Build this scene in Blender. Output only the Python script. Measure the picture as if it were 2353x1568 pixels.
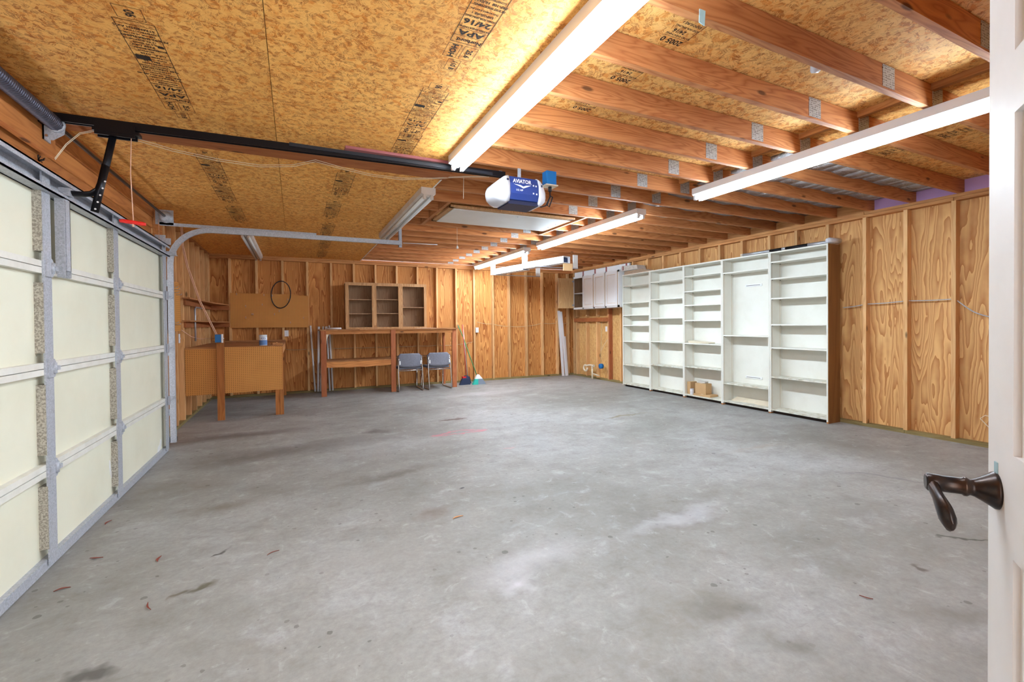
import bpy, bmesh, math, random
from mathutils import Vector, Matrix
random.seed(7)
PI = math.pi
scn = bpy.context.scene
COL = scn.collection
for o in list(bpy.data.objects):
    bpy.data.objects.remove(o, do_unlink=True)

# ------------------------------------------------------------------ camera, world, exposure
yaw, pitch, roll = 0.446511624, 0.0123692188, -0.00975927554
F = Vector((math.sin(yaw)*math.cos(pitch), math.cos(yaw)*math.cos(pitch), -math.sin(pitch)))
R0 = Vector((math.cos(yaw), -math.sin(yaw), 0)); U0 = R0.cross(F)
RT = math.cos(roll)*R0 + math.sin(roll)*U0; UP = -math.sin(roll)*R0 + math.cos(roll)*U0
cam_d = bpy.data.cameras.new('camera'); cam = bpy.data.objects.new('camera', cam_d); COL.objects.link(cam)
M = Matrix.Identity(4)
for i in range(3):
    M[i][0] = RT[i]; M[i][1] = UP[i]; M[i][2] = -F[i]
M[0][3], M[1][3], M[2][3] = 0, 0, 1.31
cam.matrix_world = M
cam_d.sensor_width = 36; cam_d.lens = 1040.4948/2353*36; cam_d.shift_y = -(784-757.112)/2353
cam_d.clip_start = 0.02
scn.camera = cam
w = bpy.data.worlds.new('world'); scn.world = w; w.use_nodes = True
bg = w.node_tree.nodes['Background']; bg.inputs[0].default_value = (0.93, 0.96, 1, 1); bg.inputs[1].default_value = 1.6
scn.view_settings.view_transform = 'Standard'; scn.view_settings.look = 'None'
scn.view_settings.gamma = 1; scn.view_settings.use_curve_mapping = False
scn.view_settings.exposure = 1.25
TUBE_POWER = 30.0
# added fill light behind the camera, shining in through the open doorway
ld = bpy.data.lights.new('doorway_fill_light', 'AREA'); ld.shape = 'RECTANGLE'; ld.size = 0.85; ld.size_y = 1.9
ld.energy = 22; ld.color = (0.92, 0.97, 1.0)
lo = bpy.data.objects.new('doorway_fill_light', ld); COL.objects.link(lo)
lo.location = (0.03, -0.55, 1.25); lo.rotation_euler = (PI/2, 0, PI); lo.rotation_euler = (-PI/2, 0, 0)
lo.rotation_euler = (PI/2, 0, 0)

# ------------------------------------------------------------------ materials
def lin(c):
    return tuple(((v/255)/12.92 if v/255 <= 0.04045 else ((v/255+0.055)/1.055)**2.4) for v in c) + (1,)
class NT:
    def __init__(s, name):
        s.m = bpy.data.materials.new(name); s.m.use_nodes = True; s.t = s.m.node_tree
        s.b = s.t.nodes['Principled BSDF']
    def n(s, kind, **kw):
        nd = s.t.nodes.new(kind)
        for k, v in kw.items():
            if k.startswith('i_'):
                nd.inputs[int(k[2:])].default_value = v
            else: setattr(nd, k, v)
        return nd
    def l(s, a, b): s.t.links.new(a, b)
    def math(s, op, a, b=None, c=None):
        nd = s.n('ShaderNodeMath', operation=op)
        for i, x in enumerate((a, b, c)):
            if x is None: continue
            if isinstance(x, (int, float)): nd.inputs[i].default_value = x
            else: s.l(x, nd.inputs[i])
        return nd.outputs[0]
    def ramp(s, fac, stops, interp='LINEAR'):
        nd = s.n('ShaderNodeValToRGB'); nd.color_ramp.interpolation = interp
        el = nd.color_ramp.elements
        while len(el) < len(stops): el.new(0.5)
        for e, (p, c) in zip(el, stops): e.position = p; e.color = c
        s.l(fac, nd.inputs[0]); return nd.outputs[0]
    def mix(s, fac, a, b, mode='MIX'):
        nd = s.n('ShaderNodeMix', data_type='RGBA', blend_type=mode)
        for idx, x in ((0, fac), (6, a), (7, b)):
            if isinstance(x, (int, float)): nd.inputs[idx].default_value = x
            elif isinstance(x, tuple): nd.inputs[idx].default_value = x
            else: s.l(x, nd.inputs[idx])
        return nd.outputs[2]
    def noise(s, vec, scale, detail=3, rough=0.5, dist=0.0, color=False):
        nd = s.n('ShaderNodeTexNoise'); nd.inputs['Scale'].default_value = scale; nd.inputs['Detail'].default_value = detail
        nd.inputs['Roughness'].default_value = rough; nd.inputs['Distortion'].default_value = dist
        s.l(vec, nd.inputs['Vector']); return nd.outputs[1 if color else 0]
    def coord(s, rnd=True):
        tc = s.n('ShaderNodeTexCoord'); v = tc.outputs['Object']
        if rnd:
            oi = s.n('ShaderNodeObjectInfo'); m = s.math('MULTIPLY', oi.outputs['Random'], 53.0)
            a = s.n('ShaderNodeVectorMath', operation='ADD'); s.l(v, a.inputs[0]); s.l(m, a.inputs[1]); v = a.outputs[0]
        return v
    def mapping(s, v, scale=(1, 1, 1), rot=(0, 0, 0), loc=(0, 0, 0)):
        nd = s.n('ShaderNodeMapping'); nd.inputs['Scale'].default_value = scale
        nd.inputs['Rotation'].default_value = rot; nd.inputs['Location'].default_value = loc
        s.l(v, nd.inputs['Vector']); return nd.outputs[0]
    def bump(s, h, strength=0.2, dist=0.002):
        nd = s.n('ShaderNodeBump'); nd.inputs['Strength'].default_value = strength; nd.inputs['Distance'].default_value = dist
        s.l(h, nd.inputs['Height']); s.l(nd.outputs[0], s.b.inputs['Normal'])
    def out(s, col, rough=0.7, metal=0.0, spec=0.3):
        if isinstance(col, tuple): s.b.inputs['Base Color'].default_value = col
        else: s.l(col, s.b.inputs['Base Color'])
        if isinstance(rough, (int, float)): s.b.inputs['Roughness'].default_value = rough
        else: s.l(rough, s.b.inputs['Roughness'])
        s.b.inputs['Metallic'].default_value = metal
        s.b.inputs['Specular IOR Level'].default_value = spec
        return s.m
    def vary(s, col, amt=0.25):
        oi = s.n('ShaderNodeObjectInfo'); v = s.math('MULTIPLY_ADD', oi.outputs['Random'], amt, 1-amt/2)
        hs = s.n('ShaderNodeHueSaturation'); s.l(col, hs.inputs['Color']); s.l(v, hs.inputs['Value']); return hs.outputs[0]

def sc3(axis, along, across):
    v = [across]*3; v['xyz'.index(axis)] = along; return tuple(v)
def lumber(name, axis, light, dark, var=0.28, knots=True, freq=9):
    t = NT(name); v = t.coord()
    a = t.noise(t.mapping(v, sc3(axis, 0.55, 6.0)), 1.0, 3, 0.5, 0.35)
    r = t.math('FRACT', t.math('MULTIPLY', a, freq*1.6))
    r = t.math('ABSOLUTE', t.math('SUBTRACT', t.math('MULTIPLY', r, 2.0), 1.0))
    r = t.math('POWER', r, 1.6)
    big = t.noise(t.mapping(v, sc3(axis, 0.6, 3.0)), 1.0, 2)
    fine = t.noise(t.mapping(v, sc3(axis, 4, 160)), 1.0, 2)
    c = t.mix(t.math('MULTIPLY', r, 0.62), lin(light), lin(dark))
    c = t.mix(t.math('MULTIPLY_ADD', big, 0.9, -0.22), c, lin(tuple(int(x*0.85) for x in dark)))
    c = t.mix(t.math('MULTIPLY', fine, 0.25), c, lin(tuple(int(x*0.7) for x in dark)))
    if knots:
        vo = t.n('ShaderNodeTexVoronoi'); vo.inputs['Scale'].default_value = 1.0
        t.l(t.mapping(v, sc3(axis, 2.2, 6.5)), vo.inputs['Vector'])
        k = t.ramp(vo.outputs['Distance'], [(0.0, (1, 1, 1, 1)), (0.07, (1, 1, 1, 1)), (0.12, (0, 0, 0, 1))])
        c = t.mix(t.math('MULTIPLY', k, 0.75), c, lin(tuple(int(x*0.35) for x in dark)))
    c = t.vary(c, var); t.bump(fine, 0.25, 0.001)
    return t.out(c, 0.72)
def plywood(name, axis='z', light=(228, 164, 94), dark=(162, 90, 38), worn=0.12):
    t = NT(name); v = t.coord()
    a = t.noise(t.mapping(v, sc3(axis, 0.36, 4.4)), 1.0, 2.2, 0.42, 0.42)
    a2 = t.noise(t.mapping(v, sc3(axis, 5, 9)), 1.0, 2)
    x = t.math('ADD', t.math('MULTIPLY', a, 24.0), t.math('MULTIPLY', a2, 1.1))
    r = t.math('FRACT', x); r = t.math('POWER', r, 1.4)
    fine = t.noise(t.mapping(v, sc3(axis, 6, 120)), 1.0, 2)
    big = t.noise(v, 1.3, 3)
    c = t.mix(r, lin(light), lin(dark))
    c = t.mix(t.math('MULTIPLY', fine, 0.28), c, lin(tuple(int(q*0.7) for q in dark)))
    c = t.mix(t.math('MULTIPLY_ADD', big, worn*2.2, -worn*0.8), c, lin(tuple(int(q*0.8) for q in dark)))
    t.bump(r, 0.12, 0.001)
    return t.out(t.vary(c, 0.12), 0.68)
def osb(name, base=(206, 147, 78), hi=(232, 190, 126), lo_=(146, 86, 36), sc=1.0, stretch=None):
    t = NT(name); v = t.coord(False)
    if stretch: v = t.mapping(v, stretch)
    wob = t.noise(v, 9*sc, 2, 0.5, 0, True)
    va = t.n('ShaderNodeVectorMath', operation='MULTIPLY_ADD'); t.l(wob, va.inputs[0]); va.inputs[1].default_value = (0.05, 0.05, 0.05); t.l(v, va.inputs[2]); v = va.outputs[0]
    col = None
    layers = []
    for i, (s1, ang) in enumerate(((24, 0.0), (34, 1.9), (47, 4.1))):
        vo = t.n('ShaderNodeTexVoronoi'); vo.inputs['Scale'].default_value = s1*sc
        t.l(t.mapping(v, (1, 1, 1), (0, 0, ang), (i*3.1, i*1.7, 0)), vo.inputs['Vector'])
        sep = t.n('ShaderNodeSeparateColor'); t.l(vo.outputs['Color'], sep.inputs[0])
        rot = t.n('ShaderNodeVectorRotate', rotation_type='Z_AXIS'); t.l(v, rot.inputs['Vector'])
        t.l(t.math('MULTIPLY', sep.outputs[0], 6.283), rot.inputs['Angle'])
        st = t.noise(t.mapping(rot.outputs[0], (22*sc, 260*sc, 40*sc)), 1.0, 2, 0.6)
        layers.append((st, sep.outputs[1], sep.outputs[2]))
    c = lin(base)
    for st, rnd, rnd2 in layers:
        f1 = t.ramp(t.math('ADD', t.math('MULTIPLY', st, 0.7), t.math('MULTIPLY', rnd, 0.35)), [(0.51, (0, 0, 0, 1)), (0.59, (1, 1, 1, 1))])
        c = t.mix(t.math('MULTIPLY', f1, 0.62), c, lin(hi))
        f2 = t.ramp(t.math('ADD', t.math('MULTIPLY', st, 0.7), t.math('MULTIPLY', rnd2, 0.35)), [(0.37, (1, 1, 1, 1)), (0.44, (0, 0, 0, 1))])
        c = t.mix(t.math('MULTIPLY', f2, 0.62), c, lin(lo_))
    big = t.noise(v, 1.6, 3)
    c = t.mix(t.math('MULTIPLY_ADD', big, 1.1, -0.3), c, lin(tuple(int(q*0.9) for q in base)))
    spk = t.noise(v, 60*sc, 2, 0.7)
    f3 = t.ramp(spk, [(0.68, (0, 0, 0, 1)), (0.73, (1, 1, 1, 1))])
    c = t.mix(t.math('MULTIPLY', f3, 0.6), c, lin((92, 52, 22)))
    t.bump(layers[0][0], 0.15, 0.001)
    return t.out(t.vary(c, 0.08), 0.7)
def plain(name, rgb, rough=0.5, metal=0.0, mott=0.0, mscale=8, dirt=(120, 110, 95), spec=0.4, bump=0.0):
    t = NT(name)
    if mott:
        v = t.coord(); a = t.noise(v, mscale, 5, 0.6)
        f = t.ramp(a, [(0.42, (0, 0, 0, 1)), (0.72, (1, 1, 1, 1))])
        c = t.mix(t.math('MULTIPLY', f, mott), lin(rgb), lin(dirt))
        if bump: t.bump(a, bump, 0.002)
    else: c = lin(rgb)
    return t.out(c, rough, metal, spec)
def peg(name, ax):
    t = NT(name); tc = t.n('ShaderNodeTexCoord'); sp = t.n('ShaderNodeSeparateXYZ'); t.l(tc.outputs['Object'], sp.inputs[0])
    d = []
    for k in ax:
        f = t.math('FRACT', t.math('MULTIPLY', sp.outputs['XYZ'.index(k.upper())], 1/0.0254))
        d.append(t.math('POWER', t.math('SUBTRACT', f, 0.5), 2.0))
    r = t.math('SQRT', t.math('ADD', d[0], d[1]))
    m = t.ramp(r, [(0.13, (1, 1, 1, 1)), (0.19, (0, 0, 0, 1))])
    v = t.coord(); n1 = t.noise(v, 4, 4)
    c = t.mix(t.math('MULTIPLY', n1, 0.7), lin((214, 150, 76)), lin((186, 124, 62)))
    c = t.mix(m, c, lin((70, 38, 14)))
    return t.out(c, 0.6)

m_osb = osb('osb_ceiling', (222, 142, 58), (250, 196, 112), (146, 78, 28))
m_deck = osb('osb_deck', (224, 150, 70), (250, 208, 132), (148, 82, 32), 0.8)
m_osbwall = None
m_studz = lumber('lumber_upright', 'z', (240, 194, 138), (206, 148, 90))
m_studx = lumber('lumber_across', 'x', (212, 154, 96), (166, 100, 52))
m_study = lumber('lumber_along', 'y', (212, 154, 96), (166, 100, 52))
m_joist = lumber('joist_wood', 'x', (214, 148, 92), (152, 80, 40), 0.3, freq=12)
m_hdr = lumber('header_wood', 'y', (204, 132, 66), (158, 88, 38))
m_red = lumber('reddish_post_wood', 'z', (200, 122, 78), (154, 82, 46))
m_redx = lumber('reddish_board_wood', 'x', (192, 118, 66), (140, 70, 34))
m_benchx = lumber('bench_rail_wood', 'x', (214, 144, 82), (162, 96, 48))
m_postA = lumber('bench_post_wood', 'z', (208, 136, 72), (156, 90, 42))
m_ply = plywood('plywood_wall')
m_plyR = plywood('plywood_light', 'z', (232, 182, 120), (182, 120, 66), 0.12)
m_plyL = plywood('plywood_dark', 'z', (214, 146, 80), (168, 102, 50), 0.2)
m_shelfply = plywood('shelf_plywood', 'x', (196, 138, 88), (156, 100, 58), 0.3)
m_oak = plywood('oak_frame', 'z', (206, 160, 112), (172, 122, 78), 0.1)
m_oakin = plywood('oak_interior', 'z', (176, 140, 106), (150, 112, 82), 0.25)
m_oakdoor = plywood('door_oak', 'z', (222, 184, 132), (196, 150, 98), 0.05)
m_treat = lumber('treated_plate', 'y', (156, 136, 88), (116, 98, 58), 0.2)
m_treatx = lumber('treated_plate_across', 'x', (156, 136, 88), (116, 98, 58), 0.2)
m_pegx = peg('pegboard_facing', 'xz'); m_pegy = peg('pegboard_side', 'yz')
m_cream = plain('door_cream', (226, 224, 204), 0.55, 0, 0.35, 2.2, (206, 200, 176))
m_doorrail = plain('door_rail_paint', (224, 222, 214), 0.5, 0, 0.4, 9, (190, 184, 170))
m_white = plain('white_paint', (232, 232, 230), 0.5)
m_bookw = plain('bookcase_white', (232, 230, 220), 0.45, 0, 0.25, 5, (212, 206, 190))
m_bookdirt = plain('bookcase_worn', (222, 220, 208), 0.6, 0, 0.8, 14, (164, 148, 116))
m_bookside = lumber('bookcase_side', 'z', (160, 112, 62), (130, 84, 42), 0.05, False, 3)
m_cab = plain('cabinet_white', (226, 226, 228), 0.4, 0, 0.15, 6, (206, 200, 196))
m_fix = plain('fixture_white', (222, 220, 222), 0.45)
m_fixoff = plain('old_fixture', (214, 204, 196), 0.5, 0, 0.5, 4, (176, 160, 146))
m_tubeoff = plain('dead_tube', (224, 226, 226), 0.25)
m_door2 = plain('white_door', (226, 224, 222), 0.42, 0, 0.35, 3, (196, 190, 182))
m_bronze = plain('bronze', (50, 46, 46), 0.3, 0.8, 0.5, 30, (98, 70, 50))
m_black = plain('black_metal', (24, 23, 28), 0.35, 0.5)
m_spring = plain('spring_steel', (84, 84, 98), 0.4, 0.7)
m_cord = plain('black_cord', (24, 26, 34), 0.5)
m_orange = plain('tan_wire', (222, 176, 150), 0.6)
m_redp = plain('red_plastic', (226, 40, 36), 0.4)
m_blue = plain('blue_plastic', (20, 104, 168), 0.4)
m_bluem = plain('opener_blue', (44, 66, 134), 0.4)
m_bluedk = plain('opener_dark_blue', (30, 36, 66), 0.5)
m_lens = plain('opener_lens', (212, 214, 222), 0.3)
m_pvc = plain('pvc_white', (226, 222, 224), 0.4)
m_pvcc = plain('pvc_cream', (226, 212, 188), 0.45)
m_ink = plain('stamp_ink', (40, 28, 20), 0.8)
m_inkw = plain('white_print', (232, 232, 240), 0.6)
m_inkk = plain('black_print', (20, 20, 24), 0.6)
m_chair = plain('chair_fabric', (124, 124, 134), 0.95, 0, 0.5, 40, (98, 98, 108), 0.1, 0.2)
m_chrome = plain('chrome', (206, 208, 212), 0.2, 0.95)
m_card = plain('cardboard', (196, 158, 112), 0.8, 0, 0.3, 6, (170, 130, 88))
m_paper = plain('paper_stack', (206, 200, 192), 0.8, 0, 0.5, 20, (160, 150, 140))
m_foamp = plain('pink_foam', (206, 166, 216), 0.8)
m_mauve = plain('mauve_board', (150, 84, 84), 0.6)
m_tape = plain('duct_tape', (150, 180, 186), 0.35)
m_purplebrown = plain('dark_gap', (60, 34, 24), 0.8)
m_dark = plain('toe_dark', (46, 32, 26), 0.8)
m_bucket = plain('bucket_white', (220, 226, 236), 0.4)
m_bucketb = plain('bucket_label', (96, 130, 184), 0.5)
m_teal = plain('teal_bristle', (52, 186, 168), 0.8)
m_greyb = plain('grey_bristle', (128, 140, 156), 0.9)
m_navy = plain('navy_bristle', (44, 52, 78), 0.9)
m_green = plain('green_handle', (84, 142, 84), 0.4)
m_redh = plain('red_handle', (178, 74, 54), 0.5)
m_alu = plain('alu_handle', (206, 208, 212), 0.3, 0.8)
m_silv = plain('silver_tube', (198, 202, 208), 0.35, 0.6)
m_hatch = plain('hatch_panel', (206, 204, 200), 0.5, 0, 0.3, 3, (184, 176, 166))
m_cable = plain('cable_sheath', (186, 166, 130), 0.6)
def galv():
    t = NT('galvanised_steel'); v = t.coord(); vo = t.n('ShaderNodeTexVoronoi'); vo.inputs['Scale'].default_value = 150
    t.l(v, vo.inputs['Vector']); sp = t.n('ShaderNodeSeparateColor'); t.l(vo.outputs['Color'], sp.inputs[0])
    c = t.mix(sp.outputs[0], lin((156, 160, 168)), lin((184, 188, 198)))
    return t.out(c, 0.42, 0.12, 0.5)
def speck():
    t = NT('speckled_steel'); v = t.coord(); a = t.noise(v, 110, 3, 0.7)
    c = t.ramp(a, [(0.42, lin((136, 130, 120))), (0.58, lin((186, 180, 168)))])
    return t.out(c, 0.6, 0.2)
m_galv = galv(); m_speck = speck()
def nailplate():
    t = NT('nail_plate_steel'); v = t.coord(False)
    br = t.n('ShaderNodeTexVoronoi'); br.inputs['Scale'].default_value = 75; br.inputs['Randomness'].default_value = 0.25; t.l(v, br.inputs['Vector'])
    f = t.ramp(br.outputs['Distance'], [(0.28, (1, 1, 1, 1)), (0.36, (0, 0, 0, 1))])
    c = t.mix(f, lin((176, 178, 180)), lin((66, 58, 56)))
    return t.out(c, 0.45, 0.3)
m_nail = nailplate()
def insul():
    t = NT('insulation_sheet'); v = t.coord(False); a = t.noise(t.mapping(v, (2, 5, 1)), 2.2, 5, 0.6, 1.2)
    c = t.ramp(a, [(0.3, lin((158, 156, 156))), (0.7, lin((206, 206, 208)))])
    t.bump(a, 0.9, 0.05); return t.out(c, 0.5)
m_insul = insul()
def concrete():
    t = NT('concrete'); tc = t.n('ShaderNodeTexCoord'); v = tc.outputs['Object']
    big = t.noise(v, 0.55, 5, 0.55, 0.3); mid = t.noise(t.mapping(v, (1, 1.5, 1)), 2.6, 6, 0.65, 0.4); fine = t.noise(v, 34, 4, 0.7)
    c = t.ramp(big, [(0.32, lin((130, 127, 121))), (0.5, lin((153, 151, 147))), (0.7, lin((174, 174, 173)))])
    f = t.ramp(mid, [(0.5, (0, 0, 0, 1)), (0.72, (1, 1, 1, 1))])
    c = t.mix(t.math('MULTIPLY', f, 0.42), c, lin((118, 113, 105)))
    f = t.ramp(mid, [(0.28, (1, 1, 1, 1)), (0.42, (0, 0, 0, 1))])
    c = t.mix(t.math('MULTIPLY', f, 0.4), c, lin((194, 196, 200)))
    f = t.ramp(fine, [(0.3, (0, 0, 0, 1)), (0.75, (1, 1, 1, 1))])
    c = t.mix(t.math('MULTIPLY', f, 0.35), c, lin((96, 93, 90)))
    m9 = t.noise(v, 9, 5, 0.7, 0.6); f = t.ramp(m9, [(0.5, (0, 0, 0, 1)), (0.7, (1, 1, 1, 1))])
    c = t.mix(t.math('MULTIPLY', f, 0.34), c, lin((112, 107, 100)))
    f = t.ramp(m9, [(0.3, (1, 1, 1, 1)), (0.42, (0, 0, 0, 1))]); c = t.mix(t.math('MULTIPLY', f, 0.3), c, lin((196, 197, 198)))
    # drips: small dark dots, denser in some areas
    vo = t.n('ShaderNodeTexVoronoi'); vo.inputs['Scale'].default_value = 7.5; t.l(v, vo.inputs['Vector'])
    sp = t.n('ShaderNodeSeparateColor'); t.l(vo.outputs['Color'], sp.inputs[0])
    rad = t.math('MULTIPLY', t.math('POWER', sp.outputs[0], 2.2), 0.17)
    dot = t.math('LESS_THAN', t.math('ADD', vo.outputs['Distance'], t.math('MULTIPLY', t.noise(v, 50, 3, 0.7), 0.11)), t.math('ADD', rad, 0.03))
    dens = t.ramp(t.noise(v, 0.9, 2), [(0.4, (0, 0, 0, 1)), (0.52, (1, 1, 1, 1))])
    c = t.mix(t.math('MULTIPLY', t.math('MULTIPLY', dot, dens), 0.55), c, lin((72, 67, 62)))
    vo2 = t.n('ShaderNodeTexVoronoi'); vo2.inputs['Scale'].default_value = 17; t.l(v, vo2.inputs['Vector'])
    sp2 = t.n('ShaderNodeSeparateColor'); t.l(vo2.outputs['Color'], sp2.inputs[0])
    d2 = t.math('LESS_THAN', t.math('ADD', vo2.outputs['Distance'], t.math('MULTIPLY', t.noise(v, 70, 2), 0.22)), t.math('MULTIPLY', t.math('POWER', sp2.outputs[1], 3.0), 0.34))
    c = t.mix(t.math('MULTIPLY', t.math('MULTIPLY', d2, dens), 0.5), c, lin((78, 73, 68)))
    # streaky scuffs
    sx = t.noise(t.mapping(v, (3, 22, 1), (0, 0, 0.5)), 1.0, 4, 0.7)
    f = t.ramp(sx, [(0.62, (0, 0, 0, 1)), (0.74, (1, 1, 1, 1))])
    c = t.mix(t.math('MULTIPLY', f, 0.3), c, lin((92, 87, 82)))
    wob = t.noise(v, 2.4, 4, 0.6, 0, True)
    va = t.n('ShaderNodeVectorMath', operation='MULTIPLY_ADD'); t.l(wob, va.inputs[0]); va.inputs[1].default_value = (0.5, 0.5, 0); t.l(v, va.inputs[2])
    vw = va.outputs[0]
    def stain(x, y, rx, ry, rot, col, amt, hard=0.5, ring=None):
        nonlocal c
        mp = t.n('ShaderNodeMapping', vector_type='TEXTURE'); mp.inputs['Location'].default_value = (x+0.25, y+0.25, 0)
        mp.inputs['Rotation'].default_value = (0, 0, rot); mp.inputs['Scale'].default_value = (rx, ry, 1000)
        t.l(vw, mp.inputs['Vector']); ln = t.n('ShaderNodeVectorMath', operation='LENGTH'); t.l(mp.outputs[0], ln.inputs[0])
        if ring: f = t.ramp(t.math('ABSOLUTE', t.math('SUBTRACT', ln.outputs['Value'], 0.7)), [(0.02, (1, 1, 1, 1)), (ring, (0, 0, 0, 1))])
        else: f = t.ramp(ln.outputs['Value'], [(hard, (1, 1, 1, 1)), (1.0, (0, 0, 0, 1))])
        c = t.mix(t.math('MULTIPLY', f, amt), c, lin(col))
    S = STAINS
    for a in S: stain(*a)
    rough = t.math('MULTIPLY_ADD', mid, 0.3, 0.42)
    t.bump(fine, 0.15, 0.002)
    return t.out(c, rough, 0, 0.35)
STAINS = [   # x, y, radii, rotation, colour, amount, hardness (metres on the slab)
    (-0.174, 5.268, 1.5, 0.34, 0.1, (91, 83, 77), 0.63, 0.1),
    (-0.578, 6.311, 0.9, 0.2, 0.0, (78, 68, 63), 0.57, 0.1),
    (0.86, 5.748, 0.22, 0.14, 0, (98, 91, 88), 0.80, 0.4),
    (0.741, 4.008, 0.75, 0.12, 0.25, (96, 91, 83), 0.69, 0.1),
    (0.811, 3.053, 0.26, 0.12, 0.2, (114, 101, 93), 0.69, 0.1),
    (-0.976, 4.557, 0.7, 0.4, 0.3, (116, 109, 100), 0.57, 0.1),
    (-0.521, 3.838, 0.4, 0.12, 0.3, (103, 95, 80), 0.57, 0.1),
    (1.939, 5.974, 0.24, 0.07, 0, (96, 75, 68), 0.92, 0.6),
    (4.109, 5.037, 0.55, 0.035, -0.05, (122, 114, 91), 0.92, 0.5),
    (-0.452, 2.681, 0.12, 0.035, 0.5, (91, 85, 68), 0.86, 0.4),
    (-0.563, 2.666, 0.07, 0.03, 0.4, (95, 86, 72), 0.80, 0.4),
    (-0.449, 3.12, 0.06, 0.02, 0.6, (72, 68, 67), 0.92, 0.4),
    (-0.755, 2.214, 0.12, 0.05, 0.2, (75, 72, 68), 0.80, 0.3),
    (1.764, 1.391, 0.22, 0.1, -0.5, (98, 93, 85), 0.69, 0.1),
    (1.72, 1.52, 0.3, 0.16, -0.4, (114, 108, 96), 0.57, 0.1),
    (1.793, 1.189, 0.22, 0.12, -0.4, (101, 96, 86), 0.63, 0.1),
    (3.642, 1.255, 0.1, 0.02, -0.4, (75, 73, 68), 0.92, 0.4),
    (2.971, 1.212, 0.05, 0.025, -0.3, (82, 68, 63), 0.80, 0.4),
    (4.432, 2.01, 0.5, 0.03, -1.0, (122, 121, 121), 0.80, 0.3),
    (1.471, 1.439, 0.5, 0.14, 0.0, (119, 113, 101), 0.46, 0.1),
    (1.155, 3.443, 0.05, 0.028, 0, (34, 36, 44), 0.95, 0.6),
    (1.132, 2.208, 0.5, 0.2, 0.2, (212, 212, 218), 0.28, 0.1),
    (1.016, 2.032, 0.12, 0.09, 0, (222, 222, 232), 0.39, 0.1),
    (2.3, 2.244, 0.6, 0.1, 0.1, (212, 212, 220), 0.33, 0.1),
    (0.356, 2.598, 0.5, 0.3, 0, (155, 150, 144), 0.34, 0.1),
    (2.022, 4.267, 0.06, 0.04, 0, (206, 140, 140), 0.60, 0.1),
    (4.29, 3.118, 0.5, 0.1, 0, (155, 139, 122), 0.40, 0.1),
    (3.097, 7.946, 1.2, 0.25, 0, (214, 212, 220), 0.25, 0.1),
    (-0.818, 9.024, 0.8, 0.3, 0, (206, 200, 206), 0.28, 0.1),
    (3.501, 1.712, 0.35, 0.2, -0.5, (122, 119, 116), 0.46, 0.1),
    (2.648, 0.985, 0.35, 0.12, -0.6, (113, 108, 101), 0.57, 0.1),
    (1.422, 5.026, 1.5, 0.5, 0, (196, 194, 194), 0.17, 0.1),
    (1.804, 5.223, 0.42, 0.09, 0.05, (206, 110, 122), 0.75, 0.5, 0.3),
]
m_conc = concrete()
def emit(name, power, col=(0.80, 0.96, 1.10)):
    t = NT(name); t.b.inputs['Base Color'].default_value = (0.9, 0.9, 0.9, 1)
    t.b.inputs['Emission Color'].default_value = col+(1,); t.b.inputs['Emission Strength'].default_value = power
    return t.m
m_tube = emit('lit_tube', TUBE_POWER); m_tubefar = emit('far_lit_tube', TUBE_POWER*1.85)  # far tubes made stronger to brighten the back of the garage

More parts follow.
